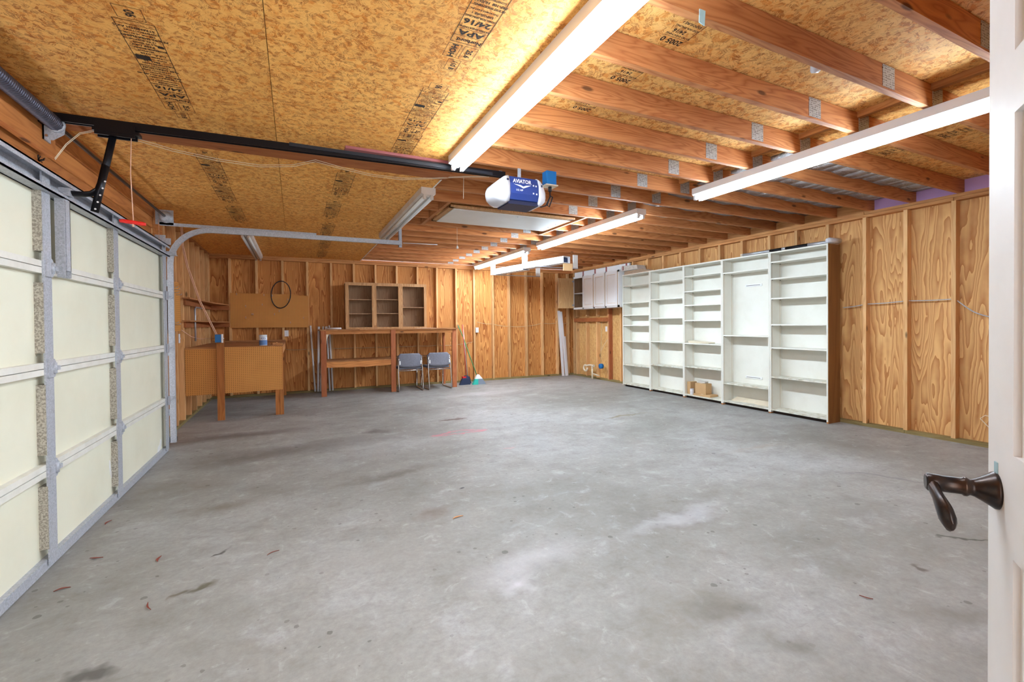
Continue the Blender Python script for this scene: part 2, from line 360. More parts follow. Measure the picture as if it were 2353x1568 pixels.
# ------------------------------------------------------------------ helpers
def wloc(o):
    v = Vector((0, 0, 0))
    while o is not None: v = v + Vector(o.location); o = o.parent
    return v
class MB:
    def __init__(s): s.v = []; s.f = []; s.sm = []
    def box(s, x0, x1, y0, y1, z0, z1):
        n = len(s.v); s.v += [(x, y, z) for z in (z0, z1) for y in (y0, y1) for x in (x0, x1)]
        s.f += [tuple(n+i for i in q) for q in ((0, 2, 3, 1), (4, 5, 7, 6), (0, 1, 5, 4), (2, 6, 7, 3), (0, 4, 6, 2), (1, 3, 7, 5))]; s.sm += [False]*6
        return s
    def hexa(s, p):      # eight points, same order as box
        n = len(s.v); s.v += [tuple(q) for q in p]
        s.f += [tuple(n+i for i in q) for q in ((0, 2, 3, 1), (4, 5, 7, 6), (0, 1, 5, 4), (2, 6, 7, 3), (0, 4, 6, 2), (1, 3, 7, 5))]; s.sm += [False]*6
        return s
    def rings(s, rs, cap=True, smooth=True, close=False):
        n = len(s.v); k = len(rs[0])
        for r in rs: s.v += [tuple(p) for p in r]
        m = len(rs)
        for i in range(m if close else m-1):
            a = n+i*k; b = n+((i+1) % m)*k
            for j in range(k): s.f.append((a+j, a+(j+1) % k, b+(j+1) % k, b+j)); s.sm.append(smooth)
        if cap and not close:
            s.f.append(tuple(n+j for j in range(k))[::-1]); s.sm.append(False)
            s.f.append(tuple(n+(m-1)*k+j for j in range(k))); s.sm.append(False)
        return s
    def tube(s, pts, r, n=8, cap=True, close=False, flat=1.0):
        pts = [Vector(p) for p in pts]; rs = []; m = len(pts); u = None
        for i, p in enumerate(pts):
            a = pts[(i-1) % m] if (close or i > 0) else p; b = pts[(i+1) % m] if (close or i < m-1) else p
            d = (b-a).normalized()
            if u is None:
                u = d.orthogonal().normalized() if abs(d.z) > 0.9 else d.cross(Vector((0, 0, 1))).normalized()
            u = (u - d*u.dot(d)).normalized(); w_ = d.cross(u)
            rr = r[i] if isinstance(r, (list, tuple)) else r
            rs.append([p + (u*math.cos(2*PI*j/n) + w_*math.sin(2*PI*j/n)*flat)*rr for j in range(n)])
        return s.rings(rs, cap, True, close)
    def cyl(s, a, b, r, n=12): return s.tube([a, b], r, n)
    def lathe(s, prof, n=24, axis='z', o=(0, 0, 0)):
        rs = []
        for r, h in prof:
            ring = []
            for j in range(n):
                c, d = r*math.cos(2*PI*j/n), r*math.sin(2*PI*j/n)
                p = {'z': (c, d, h), 'y': (c, h, -d), 'x': (h, c, d)}[axis]
                ring.append((p[0]+o[0], p[1]+o[1], p[2]+o[2]))
            rs.append(ring)
        return s.rings(rs)
    def prism(s, poly, z0, z1, plane='xy'):
        def P(a, b, c): return {'xy': (a, b, c), 'xz': (a, c, b), 'yz': (c, a, b)}[plane]
        return s.rings([[P(a, b, z0) for a, b in poly], [P(a, b, z1) for a, b in poly]], True, False)
    def build(s, name, mat, parent=None, local=False, bevel=0, origin=None):
        me = bpy.data.meshes.new(name)
        xs = [list(c) for c in zip(*s.v)]
        c = Vector(origin) if origin is not None else (Vector((0, 0, 0)) if local else Vector(((min(xs[0])+max(xs[0]))/2, (min(xs[1])+max(xs[1]))/2, (min(xs[2])+max(xs[2]))/2)))
        me.from_pydata([tuple(Vector(p)-c) for p in s.v], [], s.f)
        me.polygons.foreach_set('use_smooth', s.sm); me.validate(); me.update()
        bm = bmesh.new(); bm.from_mesh(me); bmesh.ops.recalc_face_normals(bm, faces=bm.faces); bm.to_mesh(me); bm.free()
        me.materials.append(mat)
        o = bpy.data.objects.new(name, me); COL.objects.link(o)
        if parent is not None: o.parent = parent
        o.location = c - (wloc(parent) if (parent is not None and not local) else Vector((0, 0, 0)))
        if bevel:
            b = o.modifiers.new('bevel', 'BEVEL'); b.width = bevel; b.segments = 2; b.limit_method = 'ANGLE'
        return o
def B(name, mat, parent, *b, **kw): return MB().box(*b).build(name, mat, parent, **kw)
def tag(o, label=None, cat=None, group=None, kind=None):
    if label: o['label'] = label
    if cat: o['category'] = cat
    if group: o['group'] = group
    if kind: o['kind'] = kind
    return o
def thing(name, loc, label, cat, group=None, rz=0, kind=None):
    o = bpy.data.objects.new(name, None); COL.objects.link(o); o.location = loc; o.rotation_euler = (0, 0, rz)
    o.empty_display_size = 0.1
    return tag(o, label, cat, group, kind)
def dup(root, loc, rz=0, label=None):
    r = root.copy(); COL.objects.link(r); r.location = loc; r.rotation_euler = (0, 0, rz)
    if label: r['label'] = label
    for ch in list(root.children):
        c = ch.copy(); COL.objects.link(c); c.parent = r
        for g in ch.children:
            d = g.copy(); COL.objects.link(d); d.parent = c
    return r
def arc(c, r, a0, a1, n, f): return [f(c[0]+r*math.cos(a0+(a1-a0)*i/n), c[1]+r*math.sin(a0+(a1-a0)*i/n)) for i in range(n+1)]
def text_mb(items):
    """items: (string, x, y, size, rotation, squeeze) laid out flat; returns MB in local xy"""
    mb = MB()
    for (st, x, y, size, rot, sq) in items:
        cu = bpy.data.curves.new('t', 'FONT'); cu.body = st; cu.size = size; cu.align_x = 'CENTER'; cu.align_y = 'CENTER'; cu.resolution_u = 2; cu.offset = size*.03
        ob = bpy.data.objects.new('t', cu); COL.objects.link(ob)
        dg = bpy.context.evaluated_depsgraph_get(); dg.update()
        me = bpy.data.meshes.new_from_object(ob.evaluated_get(dg))
        n = len(mb.v); ca, sa = math.cos(rot), math.sin(rot)
        for v in me.vertices:
            a, b = v.co.x*sq, v.co.y
            mb.v.append((x+a*ca-b*sa, y+a*sa+b*ca, 0))
        for p in me.polygons: mb.f.append(tuple(n+i for i in p.vertices)); mb.sm.append(False)
        bpy.data.objects.remove(ob, do_unlink=True); bpy.data.curves.remove(cu); bpy.data.meshes.remove(me)
    return mb
def rectline(mb, x0, x1, y0, y1, w=0.0022):
    for b in ((x0, x1, y0, y0+w), (x0, x1, y1-w, y1), (x0, x0+w, y0, y1), (x1-w, x1, y0, y1)): hl(mb, *b)
def hl(mb, x0, x1, y0, y1):
    n = len(mb.v); mb.v += [(x0, y0, 0), (x1, y0, 0), (x1, y1, 0), (x0, y1, 0)]; mb.f.append((n, n+1, n+2, n+3)); mb.sm.append(False)
def flat_mesh(mb, name, mat, parent, loc, rot):
    me = bpy.data.meshes.new(name); me.from_pydata(mb.v, [], mb.f); me.update(); me.materials.append(mat)
    o = bpy.data.objects.new(name, me); COL.objects.link(o); o.parent = parent
    o.location = Vector(loc) - (wloc(parent) if parent else Vector((0, 0, 0))); o.rotation_euler = rot; return o
XL, YB, XR = -1.37, 9.70, 6.33            # faces of the stud walls
ZP = 2.64                                 # top of the wall plates

# ------------------------------------------------------------------ structure: floor and walls
tag(B('floor', m_conc, None, -1.6, 6.6, -1.6, 9.95, -0.1, 0, origin=(0, 0, 0)), 'stained grey concrete garage slab', 'floor', kind='structure')
# back wall
wb = thing('wall_back', (2.5, YB, 0), 'far wall of bare studs and swirling orange plywood', 'wall', kind='structure')
xs = [-1.46, -0.64, 0.66, 1.955, 3.265, 4.585, 5.915, 6.44]
for a, b in zip(xs, xs[1:]): B('plywood_sheet', m_ply, wb, a+.002, b-.002, YB+.09, YB+.105, 0.03, 2.66)
studs_b = [-1.07, -.64, -.205, .227, .66, 1.092, 1.52, 1.955, 2.397, 2.826, 3.268, 3.695, 4.164, 4.586, 5.045, 5.485, 5.916, 6.23]
for x in studs_b: B('stud', m_studz, wb, x-.019, x+.019, YB, YB+.089, 0.038, 2.555)
for a, b in ((-1.46, 2.39), (2.395, 6.42)):
    B('bottom_plate', m_treatx, wb, a, b, YB-.002, YB+.089, 0, .038)
    B('top_plate', m_studx, wb, a, b, YB-.002, YB+.089, 2.555, 2.595)
for a, b in ((-1.46, 1.09), (1.095, 4.9), (4.905, 6.42)): B('top_plate', m_studx, wb, a, b, YB-.003, YB+.089, 2.598, ZP)
# right wall
wr = thing('wall_right', (XR, 4.5, 0), 'right-hand wall of bare studs and pale wavy plywood', 'wall', kind='structure')
ys = [-0.3, 1.08, 2.32, 3.59, 4.86, 6.12, 7.40]
for a, b in zip(ys, ys[1:]): B('plywood_sheet', m_plyR, wr, XR+.09, XR+.105, a+.002, b-.002, .03, 2.66)
m_osbw = osb('osb_wall', (214, 164, 98), (226, 184, 122), (172, 112, 58), 1.0, (0.6, 1.6, 0.5))
for a, b in ((7.40, 8.66), (8.66, 9.79)): B('osb_sheet', m_osbw, wr, XR+.09, XR+.105, a+.002, b-.002, .03, 2.66)
for y in [.25, .67, 1.08, 1.49, 1.905, 2.323, 2.745, 3.16, 3.59, 4.008, 4.402, 4.858, 5.274, 5.68, 6.117, 6.545, 6.97, 7.40, 7.805]:
    B('stud', m_studz, wr, XR, XR+.089, y-.019, y+.019, .038, 2.572)
for y in (8.24, 8.66, 9.08, 9.50): B('stud', m_studz, wr, XR, XR+.089, y-.019, y+.019, .038, 1.33)
for y in (8.24, 8.66, 9.08, 9.50): B('stud', m_studz, wr, XR, XR+.089, y-.019, y+.019, 1.46, 2.572)
B('stud', m_red, wr, XR, XR+.089, 8.185, 8.218, .038, 2.572); B('stud', m_studz, wr, XR, XR+.089, 9.60, 9.638, .038, 2.572)
B('header', m_redx, wr, XR-.003, XR+.089, 8.222, 9.598, 1.34, 1.43)
for a, b in ((-.3, 1.9), (1.905, 2.75), (2.754, 5.9), (5.905, 9.7)): B('bottom_plate', m_treat, wr, XR-.003, XR+.089, a, b, 0, .038)
for a, b in ((-.3, 2.32), (2.325, 5.68), (5.685, 9.7)): B('top_plate', m_study, wr, XR-.002, XR+.089, a, b, 2.572, ZP-.034)
for a, b in ((-.3, 3.16), (3.165, 6.9), (6.905, 9.7)): B('top_plate', m_study, wr, XR-.004, XR+.089, a, b, ZP-.032, ZP)
# left wall with the garage-door opening
wl = thing('wall_left', (XL, 6, 0), 'left-hand wall of reddish studs round the garage door opening', 'wall', kind='structure')
for a, b in ((5.9, 7.1), (7.1, 8.31), (8.31, 9.79)): B('plywood_sheet', m_plyL, wl, XL-.105, XL-.09, a+.002, b-.002, .03, 2.66)
for y in (6.05, 6.56, 7.11, 7.52, 7.92, 8.32, 8.73, 9.12, 9.50, 9.63): B('stud', m_studz, wl, XL-.089, XL, y-.019, y+.019, .038, 2.595)
B('jamb_board', m_studz, wl, XL-.089, XL+.03, 5.92, 5.99, 0, 2.2)
B('jamb_board', m_hdr, wl, XL-.089, XL+.002, 6.08, 6.46, .038, 2.595)
B('jamb_trim', m_white, wl, XL+.03, XL+.07, 5.925, 5.945, 0, 2.22)
B('bottom_plate', m_treat, wl, XL-.089, XL+.002, 6.0, 9.7, 0, .038)
B('top_plate', m_study, wl, XL-.089, XL+.002, 6.0, 9.7, 2.595, ZP)
for i, (z0, z1, x) in enumerate(((2.17, 2.36, -1.36), (2.363, 2.47, -1.35), (2.473, 2.63, -1.335))):
    B('header_board', m_hdr, wl, XL-.089, x, -.3, 5.99, z0, z1)
B('spring_pad_board', m_hdr, wl, -1.335, -1.295, 2.2, 3.68, 2.34, 2.56)
B('plywood_sheet', m_plyL, wl, XL-.105, XL-.0892, -.3, 1.0, 0, 2.66)
B('jamb_board', m_studz, wl, XL-.089, XL+.03, .94, 1.01, 0, 2.2)
B('plywood_sheet', m_plyL, wl, XL-.11, XL-.0895, 1.0, 5.9, 2.18, 2.66)
# front wall around the doorway the camera looks through
wf = thing('wall_front', (0, -.14, 0), 'house wall with the doorway beside the white door', 'wall', kind='structure')
B('plywood_sheet', m_ply, wf, -1.46, -.42, -.2, -.09, 0, 2.66); B('plywood_sheet', m_ply, wf, .5, 6.44, -.2, -.09, 0, 2.66)
B('plywood_sheet', m_ply, wf, -.42, .5, -.2, -.09, 2.06, 2.66)

# ------------------------------------------------------------------ ceiling
ce = thing('ceiling', (2, 4.5, 2.63), 'open joist ceiling with strand board sheets and printed stamps', 'ceiling', kind='structure')
for (xa, xb, y0) in ((-1.46, -.10, -.07), (-.10, 1.22, -.07)):
    y = y0; i = 0
    while y < 9.69:
        y1 = min(y+2.425, 9.695); B('ceiling_osb_sheet', m_osb, ce, xa+.0015, xb-.0015, y+.0015, y1-.0015, 2.628, 2.64); y = y1
B('cover_strip', m_white, ce, 1.212, 1.222, 3.9, 9.69, 2.622, 2.628)
cols = [1.222, 2.33, 3.7, 5.15, 6.44]
ry = [-.3, 2.07, 4.53, 7.0, 9.8]
for a, b in zip(cols, cols[1:]):
    for c, d in zip(ry, ry[1:]): B('deck_osb_sheet', m_deck, ce, a+.002, b-.002, c+.002, d-.002, 2.785, 2.80)
B('attic_sheet', m_deck, ce, -1.46, 1.22, -.3, 9.8, 2.785, 2.80)
joY = [1.45+.4115*k for k in range(-3, 20)]; joY += [9.62]
npl = None
for k, y in enumerate(joY):
    segs = [(-1.45, 6.42)]
    if 5.0 < y < 5.7: segs = [(-1.45, 1.52), (3.36, 6.42)]
    for a, b in segs:
        j = B('joist', m_joist, ce, a, b, y-.019, y+.019, ZP+.001, 2.78)
        for px0 in (3.05, 3.62):
            if a < px0 < b:
                p = B('nail_plate', m_nail, j, px0, px0+.125, y-.0215, y-.0192, 2.652, 2.776)
B('hatch_trimmer', m_joist, ce, 1.52, 1.56, 4.765, 5.965, ZP+.001, 2.78); B('hatch_trimmer', m_joist, ce, 3.32, 3.36, 4.765, 5.965, ZP+.001, 2.78)
for k, (a, b) in enumerate(zip(joY, joY[1:])):
    if b < 3.4:
        B('foam_block', m_foamp, ce, XR+.05, XR+.085, a+.02, b-.02, ZP+.001, 2.784)
    else: B('blocking', m_study, ce, XR+.03, XR+.085, a+.02, b-.02, ZP+.001, 2.784)
    B('blocking', m_study, ce, -1.45, -1.41, a+.02, b-.02, ZP+.001, 2.784)
    if 2.2 < a < 6.5:
        mb = MB(); N = 14
        for i in range(N):
            x0 = 3.86+(6.36-3.86)*i/N; x1 = 3.86+(6.36-3.86)*(i+1)/N
            za, zb = (2.762+.012*math.sin(i*1.9+k), 2.762+.012*math.sin((i+1)*1.9+k))
            mb.hexa([(x0, a+.02, za), (x1, a+.02, zb), (x0, b-.02, za-.006), (x1, b-.02, zb-.006), (x0, a+.02, 2.783), (x1, a+.02, 2.783), (x0, b-.02, 2.783), (x1, b-.02, 2.783)])
        mb.sm = [True]*len(mb.f); mb.build('insulation_sheet', m_insul, ce)
for a, b in zip(joY, joY[1:]):
    if a < 6: B('deck_cleat', m_study, ce, 3.60, 3.64, a+.02, b-.02, 2.742, 2.784)
B('reddish_board', m_redx, ce, -1.33, 1.22, 3.70, 3.89, 2.590, 2.627)
B('mauve_board', m_mauve, ce, .35, 1.27, 3.52, 3.695, 2.607, 2.627)

# printed stamps of the strand boards
st_items = [('Norbord', -.01, 1.02, .034, 0, .95), ('APA', 0, .965, .05, 0, 1.3), ('RATED SHEATHING', 0, .925, .017, 0, 1), ('24/16', 0, .885, .046, 0, 1.2),
            ('SIZED FOR SPACING', 0, .85, .015, 0, 1), ('EXPOSURE 1', 0, .825, .018, 0, 1), ('THICKNESS 0.437 IN.', 0, .80, .014, 0, 1)]
y = .77
words_ = ['PS 2-92 SHEATHING', 'PRP-108  HUD-UM-40', 'CONSTRUCTION', 'STRENGTH AXIS', 'THIS DIRECTION', 'LAMINATED PANEL', 'SHEATHING SPAN', 'MILL 25', 'ROOF  WALL', 'PANEL GRADE', 'C.S.A.  0325', '2R24/W16', 'EXTERIOR BOND', 'KEEP DRY', 'NAIL 6 IN. EDGES', '12 IN. SUPPORTS']
for i in range(20):
    st_items.append((words_[i % 16], (-.01, .012)[i % 2], y, (.017, .021, .015)[i % 3], 0, .95)); y -= .0235
mb = text_mb(st_items)
for yy in (.27, .30, .39, .485, .56, .665, .775, .845, .94, .99): hl(mb, -.075, .075, yy, yy+.0022)
rectline(mb, -.075, .075, .27, 1.045, .003)
m2 = text_mb([('25.6', -.038, 1.115, .04, PI/2, 1), ('HOH', .04, 1.115, .042, PI/2, 1.1), ('110 B', 0, 1.235, .036, PI/2, 1), ('06', .0, .215, .05, PI/2, 1)])
off = len(mb.v); mb.v += m2.v; mb.f += [tuple(off+i for i in f) for f in m2.f]; mb.sm += m2.sm
rectline(mb, -.075, -.005, 1.06, 1.17); rectline(mb, .008, .075, 1.06, 1.17); rectline(mb, -.03, .035, 1.185, 1.285); rectline(mb, -.05, .05, .17, .258)
hl(mb, .01, .07, .56, .60); hl(mb, -.07, -.045, .44, .46)
base = flat_mesh(mb, 'printed_stamp', m_ink, ce, (0, 0, 2.6272), (0, PI, 0))
off_c = wloc(ce)
def stamp(x, y, z=2.6272, sy=1.0, first=[True], s=1.0):
    o = base if first[0] else base.copy()
    if not first[0]: COL.objects.link(o)
    first[0] = False; o.location = Vector((x, y, z))-off_c; o.scale = (s, sy, 1)
for (x, y, s) in ((-.61, 2.20, 1), (-.60, 3.92, .85), (-.61, 4.85, .62), (-.60, 5.65, .8), (-.61, 6.9, .9), (-.60, 8.1, .9), (.74, .98, 1), (.735, 2.30, .7), (.745, 3.0, .45),
                  (.42, 3.95, .8), (.40, 5.0, .8), (.42, 6.1, .9), (.45, 7.3, .95), (.46, 8.4, .9)): stamp(x, y, 2.6272, s)
# joists hide most of the stamps of the upper deck: short ones between the joists
dm = text_mb([('2005 0', 0, .30, .05, 0, 1), ('RATED SHEATHING', 0, .255, .018, 0, 1), ('24/16', .02, .225, .035, 0, 1), ('SIZED FOR SPACING', 0, .19, .017, 0, 1), ('EXPOSURE 1', 0, .16, .022, 0, 1), ('PS 2-92', -.02, .125, .022, 0, 1), ('MILL 25', .02, .03, .026, 0, 1)])
hl(dm, -.075, .075, .27, .2725); hl(dm, -.075, -.072, .06, .27); hl(dm, -.03, .07, .075, .11); hl(dm, -.075, .0, .045, .0475)
db = flat_mesh(dm, 'printed_stamp', m_ink, ce, (0, 0, 2.7845), (0, PI, 0)); f1 = True
for (x, y) in ((1.80, 1.49), (1.80, 1.90), (1.80, 2.31), (4.72, 1.49), (4.72, 1.90), (1.80, 1.08)):
    o = db if f1 else db.copy()
    if not f1: COL.objects.link(o)
    f1 = False; o.location = Vector((x, y, 2.7845))-off_c

# ------------------------------------------------------------------ strip lights
def strip(name, x0, y0, z1, lit, label, group, tm=None):
    t = thing(name, (x0+.07, y0+1.22, z1), label, 'ceiling light', group)
    hm = m_fix if lit else m_fixoff
    mb = MB(); W = .14; zb = z1-.07
    mb.prism([(x0, z1), (x0+W, z1), (x0+W, zb+.012), (x0+W-.022, zb), (x0+.022, zb), (x0, zb+.012)], y0, y0+2.44, 'xz'); mb.build('housing', hm, t)
    mb = MB(); mb.prism([(x0+.045, zb), (x0+.095, zb), (x0+.07, zb-.022)], y0+.02, y0+2.42, 'xz'); mb.build('reflector_ridge', hm, t)
    for s in (-1, 1):
        xc = x0+.07+s*.036
        MB().cyl((xc, y0+.035, zb-.022), (xc, y0+2.405, zb-.022), .0175, 16).build('tube', (tm or m_tube) if lit else m_tubeoff, t)
        for (a, b) in ((y0, y0+.03), (y0+2.41, y0+2.44)): MB().box(xc-.014, xc+.014, a, b, zb-.042, zb).build('lamp_holder', hm, t, bevel=.004)
    return t
G1 = 'eight-foot fluorescent strips'
strip('strip_light', 1.10, .98, 2.628, True, 'lit fluorescent strip on the strand board, nearest the camera, above the opener', G1)
strip('strip_light', 3.60, .88, 2.64, True, 'lit fluorescent strip under the joists, partly behind the white door edge', G1)
strip('strip_light', 3.60, 4.13, 2.64, True, 'lit fluorescent strip in the middle of the right row', G1, m_tubefar)
strip('strip_light', 3.60, 7.02, 2.64, True, 'lit fluorescent strip farthest back, by the hanging white cartons', G1, m_tubefar)
strip('strip_light', 1.105, 4.28, 2.628, False, 'unlit two-tube strip beside the attic hatch', G1)
strip('strip_light', -.665, 7.12, 2.628, False, 'unlit strip above the corner workbench', G1)

# ------------------------------------------------------------------ garage door
gd = thing('door_1', (-1.26, 3.45, 0), 'cream four-section garage door with galvanised stiles', 'garage door', kind='structure')
PX = -1.255
zs = [0.03, .54, 1.09, 1.64, 2.16]
stY = [1.12, 2.25, 3.325, 4.39, 5.80]
for z0, z1 in zip(zs, zs[1:]):
    sec = B('door_section', m_cream, gd, -1.295, PX, 1.02, 5.87, z0+.002, z1-.002)
    for i, y in enumerate(stY):
        if y < 5: B('stile_web', m_speck, sec, PX, -1.217, y-.046, y+.03, z0+.085, z1-.085)
        B('stile_face', m_galv, sec, -1.222, -1.2135, y-.042, y+.045, z0, z1)
    if z0 > .1:
        B('section_rail', m_doorrail, sec, PX-.001, -1.222, 1.02, 5.87, z0+.002, z0+.034)
    if z1 < 2.1:
        B('section_rail', m_doorrail, sec, PX-.001, -1.222, 1.02, 5.87, z1-.034, z1-.002)
B('bottom_rail', m_galv, gd, -1.30, -1.225, 1.02, 5.87, .004, .06, )
mb = MB()
for b in ((PX, -1.245, 1.02, 5.87, 2.05, 2.165), (PX, -1.18, 1.02, 5.87, 2.155, 2.165), (PX, -1.18, 1.02, 5.87, 2.05, 2.058), (-1.188, -1.18, 1.02, 5.87, 2.135, 2.165), (-1.188, -1.18, 1.02, 5.87, 2.05, 2.072)): mb.box(*b)
mb.build('top_strut', m_galv, gd)
mb = MB(); mb.box(-1.222, -1.215, 3.44, 3.56, 1.62, 2.05).box(-1.215, -1.18, 3.44, 3.446, 1.60, 2.05).box(-1.186, -1.178, 3.455, 3.512, 1.64, 2.05).box(-1.215, -1.178, 3.506, 3.512, 1.60, 2.05).box(-1.205, -1.195, 3.512, 3.545, 1.60, 2.05)
mb.build('opener_bracket_channel', m_galv, gd)
for z in zs[1:4]:
    for y in stY[1:4]:
        mb = MB(); mb.prism([(y-.03, z-.05), (y+.035, z-.05), (y+.075, z), (y+.035, z+.05), (y-.03, z+.05)], -1.214, -1.205, 'yz')
        mb.cyl((-1.205, y+.03, z-.03), (-1.205, y+.03, z+.03), .012, 8); mb.box(-1.205, -1.19, y+.03, y+.06, z-.012, z+.012); mb.build('hinge', m_galv, gd)
for z in zs[1:4]:
    mb = MB(); mb.prism([(5.80, z-.045), (5.87, z-.045), (5.89, z), (5.87, z+.045), (5.80, z+.045)], -1.21, -1.20, 'yz')
    mb.cyl((-1.20, 5.86, z), (-1.20, 5.99, z), .006, 8); mb.cyl((-1.20, 5.955, z), (-1.20, 5.975, z), .022, 14); mb.build('roller', m_galv, gd)
mb = MB(); mb.box(-1.21, -1.12, 5.80, 5.86, 2.06, 2.10); mb.cyl((-1.14, 5.85, 2.08), (-1.14, 5.98, 2.08), .006, 8); mb.build('top_roller_bracket', m_galv, gd)
B('edge_strip', m_doorrail, gd, PX, -1.225, 5.855, 5.87, .06, 2.05)

# ------------------------------------------------------------------ door track on the right of the garage door
tr = thing('door_track', (-1.2, 6.0, 0), 'galvanised curved roller track beside the garage door, running under the ceiling', 'track')
def track_path():
    p = [(-1.205, .06), (-1.205, 2.0)]
    p += [(-.825-.38*math.cos(a), 2.0+.38*math.sin(a)) for a in [PI/2*i/10 for i in range(1, 11)]]
    return p+[(1.28, 2.385)]
pth = track_path()
mb = MB(); rs = []
for i, (x, z) in enumerate(pth):
    a = Vector(pth[max(i-1, 0)]); b = Vector(pth[min(i+1, len(pth)-1)]); d = (b-a).normalized(); nx, nz = -d.y, d.x   # normal
    # C section: legs spread along n and along y
    prof = [(-.026, 5.985), (.026, 5.985), (.026, 6.02), (.022, 6.02), (.022, 5.99), (-.022, 5.99), (-.022, 6.02), (-.026, 6.02)]
    rs.append([(x+nx*q, yy, z+nz*q) for q, yy in prof])
mb.rings(rs, True, False).build('rail', m_galv, tr)
B('wall_angle', m_galv, tr, -1.34, -1.245, 6.015, 6.02, .06, 2.3)
for z in (.35, 1.0, 1.75, 2.2): B('track_bracket', m_galv, tr, -1.34, -1.2, 6.02, 6.028, z, z+.07)
B('top_angle', m_galv, tr, -1.30, .25, 6.03, 6.036, 2.405, 2.44)
mb = MB(); mb.box(1.245, 1.285, 6.022, 6.026, 2.33, ZP).box(1.245, 1.249, 6.022, 6.05, 2.33, ZP)
for i in range(9): mb.box(1.26, 1.272, 6.0205, 6.022, 2.42+i*.024, 2.43+i*.024)
mb.build('perforated_hanger', m_galv, tr)
MB().cyl((1.30, 6.02, 2.39), (1.76, 6.0, 2.395), .005, 6).build('brace_rod', m_fix, tr)
# second track at the near side is out of view

# ------------------------------------------------------------------ torsion spring shaft
ts = thing('torsion_spring', (-1.24, 3.5, 2.5), 'dark coiled torsion spring on its shaft above the garage door', 'spring')
mb = MB(); a = []
n_t = 118
mb.cyl((-1.235, 1.55, 2.49), (-1.235, 3.50, 2.49), .030, 14)
pts = [(-1.235+.034*math.cos(t*2*PI/10), 1.55+t*1.95/(n_t*10), 2.49+.034*math.sin(t*2*PI/10)) for t in range(n_t*10+1)]
mb.tube(pts, .0085, 5); mb.build('spring_coil', m_spring, ts)
MB().cyl((-1.235, 1.1, 2.49), (-1.235, 6.02, 2.49), .0125, 10).build('shaft', m_black, ts)
mb = MB(); mb.prism([(-1.30, 2.40), (-1.25, 2.40), (-1.20, 2.44), (-1.19, 2.54), (-1.22, 2.56), (-1.30, 2.56)], 3.52, 3.526, 'xz'); mb.box(-1.295, -1.287, 3.52, 3.60, 2.40, 2.56)
mb.lathe([(.04, 3.50), (.045, 3.505), (.045, 3.52), (.02, 3.53)], 18, 'y', (-1.235, 0, 2.49)); mb.build('centre_bearing_plate', m_galv, ts)
for (x, z) in ((-1.275, 2.42), (-1.275, 2.54), (-1.20, 2.54)): MB().cyl((x, 3.512, z), (x, 3.52, z), .008, 6).build('bolt', m_chrome, ts)
mb = MB(); mb.box(-1.335, -1.175, 6.03, 6.036, 2.415, 2.575); mb.build('end_bearing_plate', m_galv, ts)
MB().lathe([(.012, 5.93), (.05, 5.935), (.05, 5.94), (.04, 5.945), (.045, 5.99), (.062, 5.995), (.062, 6.005), (.02, 6.02)], 20, 'y', (-1.235, 0, 2.49)).build('cable_drum', m_galv, ts)
tag(MB().cyl((-1.285, 5.93, 2.45), (-1.245, 5.90, .09), .002, 5).build('lift_cable', m_orange), 'thin lift cable down the side of the garage door', 'cable')
def debris(loc, lab):
    random.seed(3); mb = MB()
    for i in range(12):
        d = Vector((random.uniform(0, 1), random.uniform(-1, 1), random.uniform(-.6, 1)))*.03
        mb.tube([Vector(loc), Vector(loc)+d*.6, Vector(loc)+d+Vector((0, 0, random.uniform(-.01, .01)))], .0025, 4)
    tag(mb.build('cable_tuft', m_black), lab, 'debris')
debris((-1.352, 3.62, 2.30), 'dark twiggy tuft on the header left of the opener arm')
debris((-1.352, 5.05, 2.24), 'small dark tuft on the header right of the opener arm')
debris((-1.352, 5.86, 2.26), 'dark tuft at the garage door corner near the track')

# ------------------------------------------------------------------ garage door opener
op = thing('garage_door_opener', (1.7, 3.5, 2.45), 'white and blue garage door opener with a long black rail', 'opener')
Y0 = 3.5
def railbox(y0, y1, d0, d1): return [(x, y, zb+d) for d in (d0, d1) for y in (y0, y1) for x, zb in ((-1.28, 2.502), (1.62, 2.548))]
mb = MB(); mb.hexa(railbox(Y0-.019, Y0+.019, .008, .046)).hexa(railbox(Y0-.019, Y0-.012, 0, .008)).hexa(railbox(Y0+.012, Y0+.019, 0, .008)); mb.build('rail', m_black, op)
MB().box(-.02, 1.5, Y0-.026, Y0-.0195, 2.548, 2.572).build('chain', m_cord, op)
B('rail_bracket', m_black, op, -1.295, -1.27, Y0-.03, Y0+.03, 2.48, 2.56)
mb = MB(); mb.box(-1.06, -.84, Y0-.032, Y0+.032, 2.475, 2.495).box(-1.05, -.86, Y0-.03, Y0-.022, 2.455, 2.53).box(-1.05, -.86, Y0+.022, Y0+.03, 2.455, 2.53); mb.build('trolley', m_black, op)
mb = MB(); mb.tube([(-.97, Y0, 2.47), (-1.013, Y0, 2.248), (-1.03, Y0, 2.175), (-1.045, Y0, 2.13), (-1.075, Y0, 2.105), (-1.11, Y0, 2.097), (-1.185, Y0, 2.095)], .02, 8, flat=.35); mb.build('curved_arm', m_black, op)
mb = MB(); mb.tube([(-1.005, Y0-.012, 2.28), (-1.061, Y0-.012, 1.995)], .021, 4, flat=.3); mb.build('straight_arm', m_black, op)
for i in range(5):
    k = i/5; x = -1.055+.02*i*.6; z = 2.012+i*.042
    MB().cyl((x, Y0-.0185, z), (x, Y0-.021, z), .0055, 6).build('arm_hole', m_fix, op)
MB().box(-1.215, -1.165, Y0-.028, Y0+.022, 2.075, 2.12).build('arm_bracket', m_galv, op)
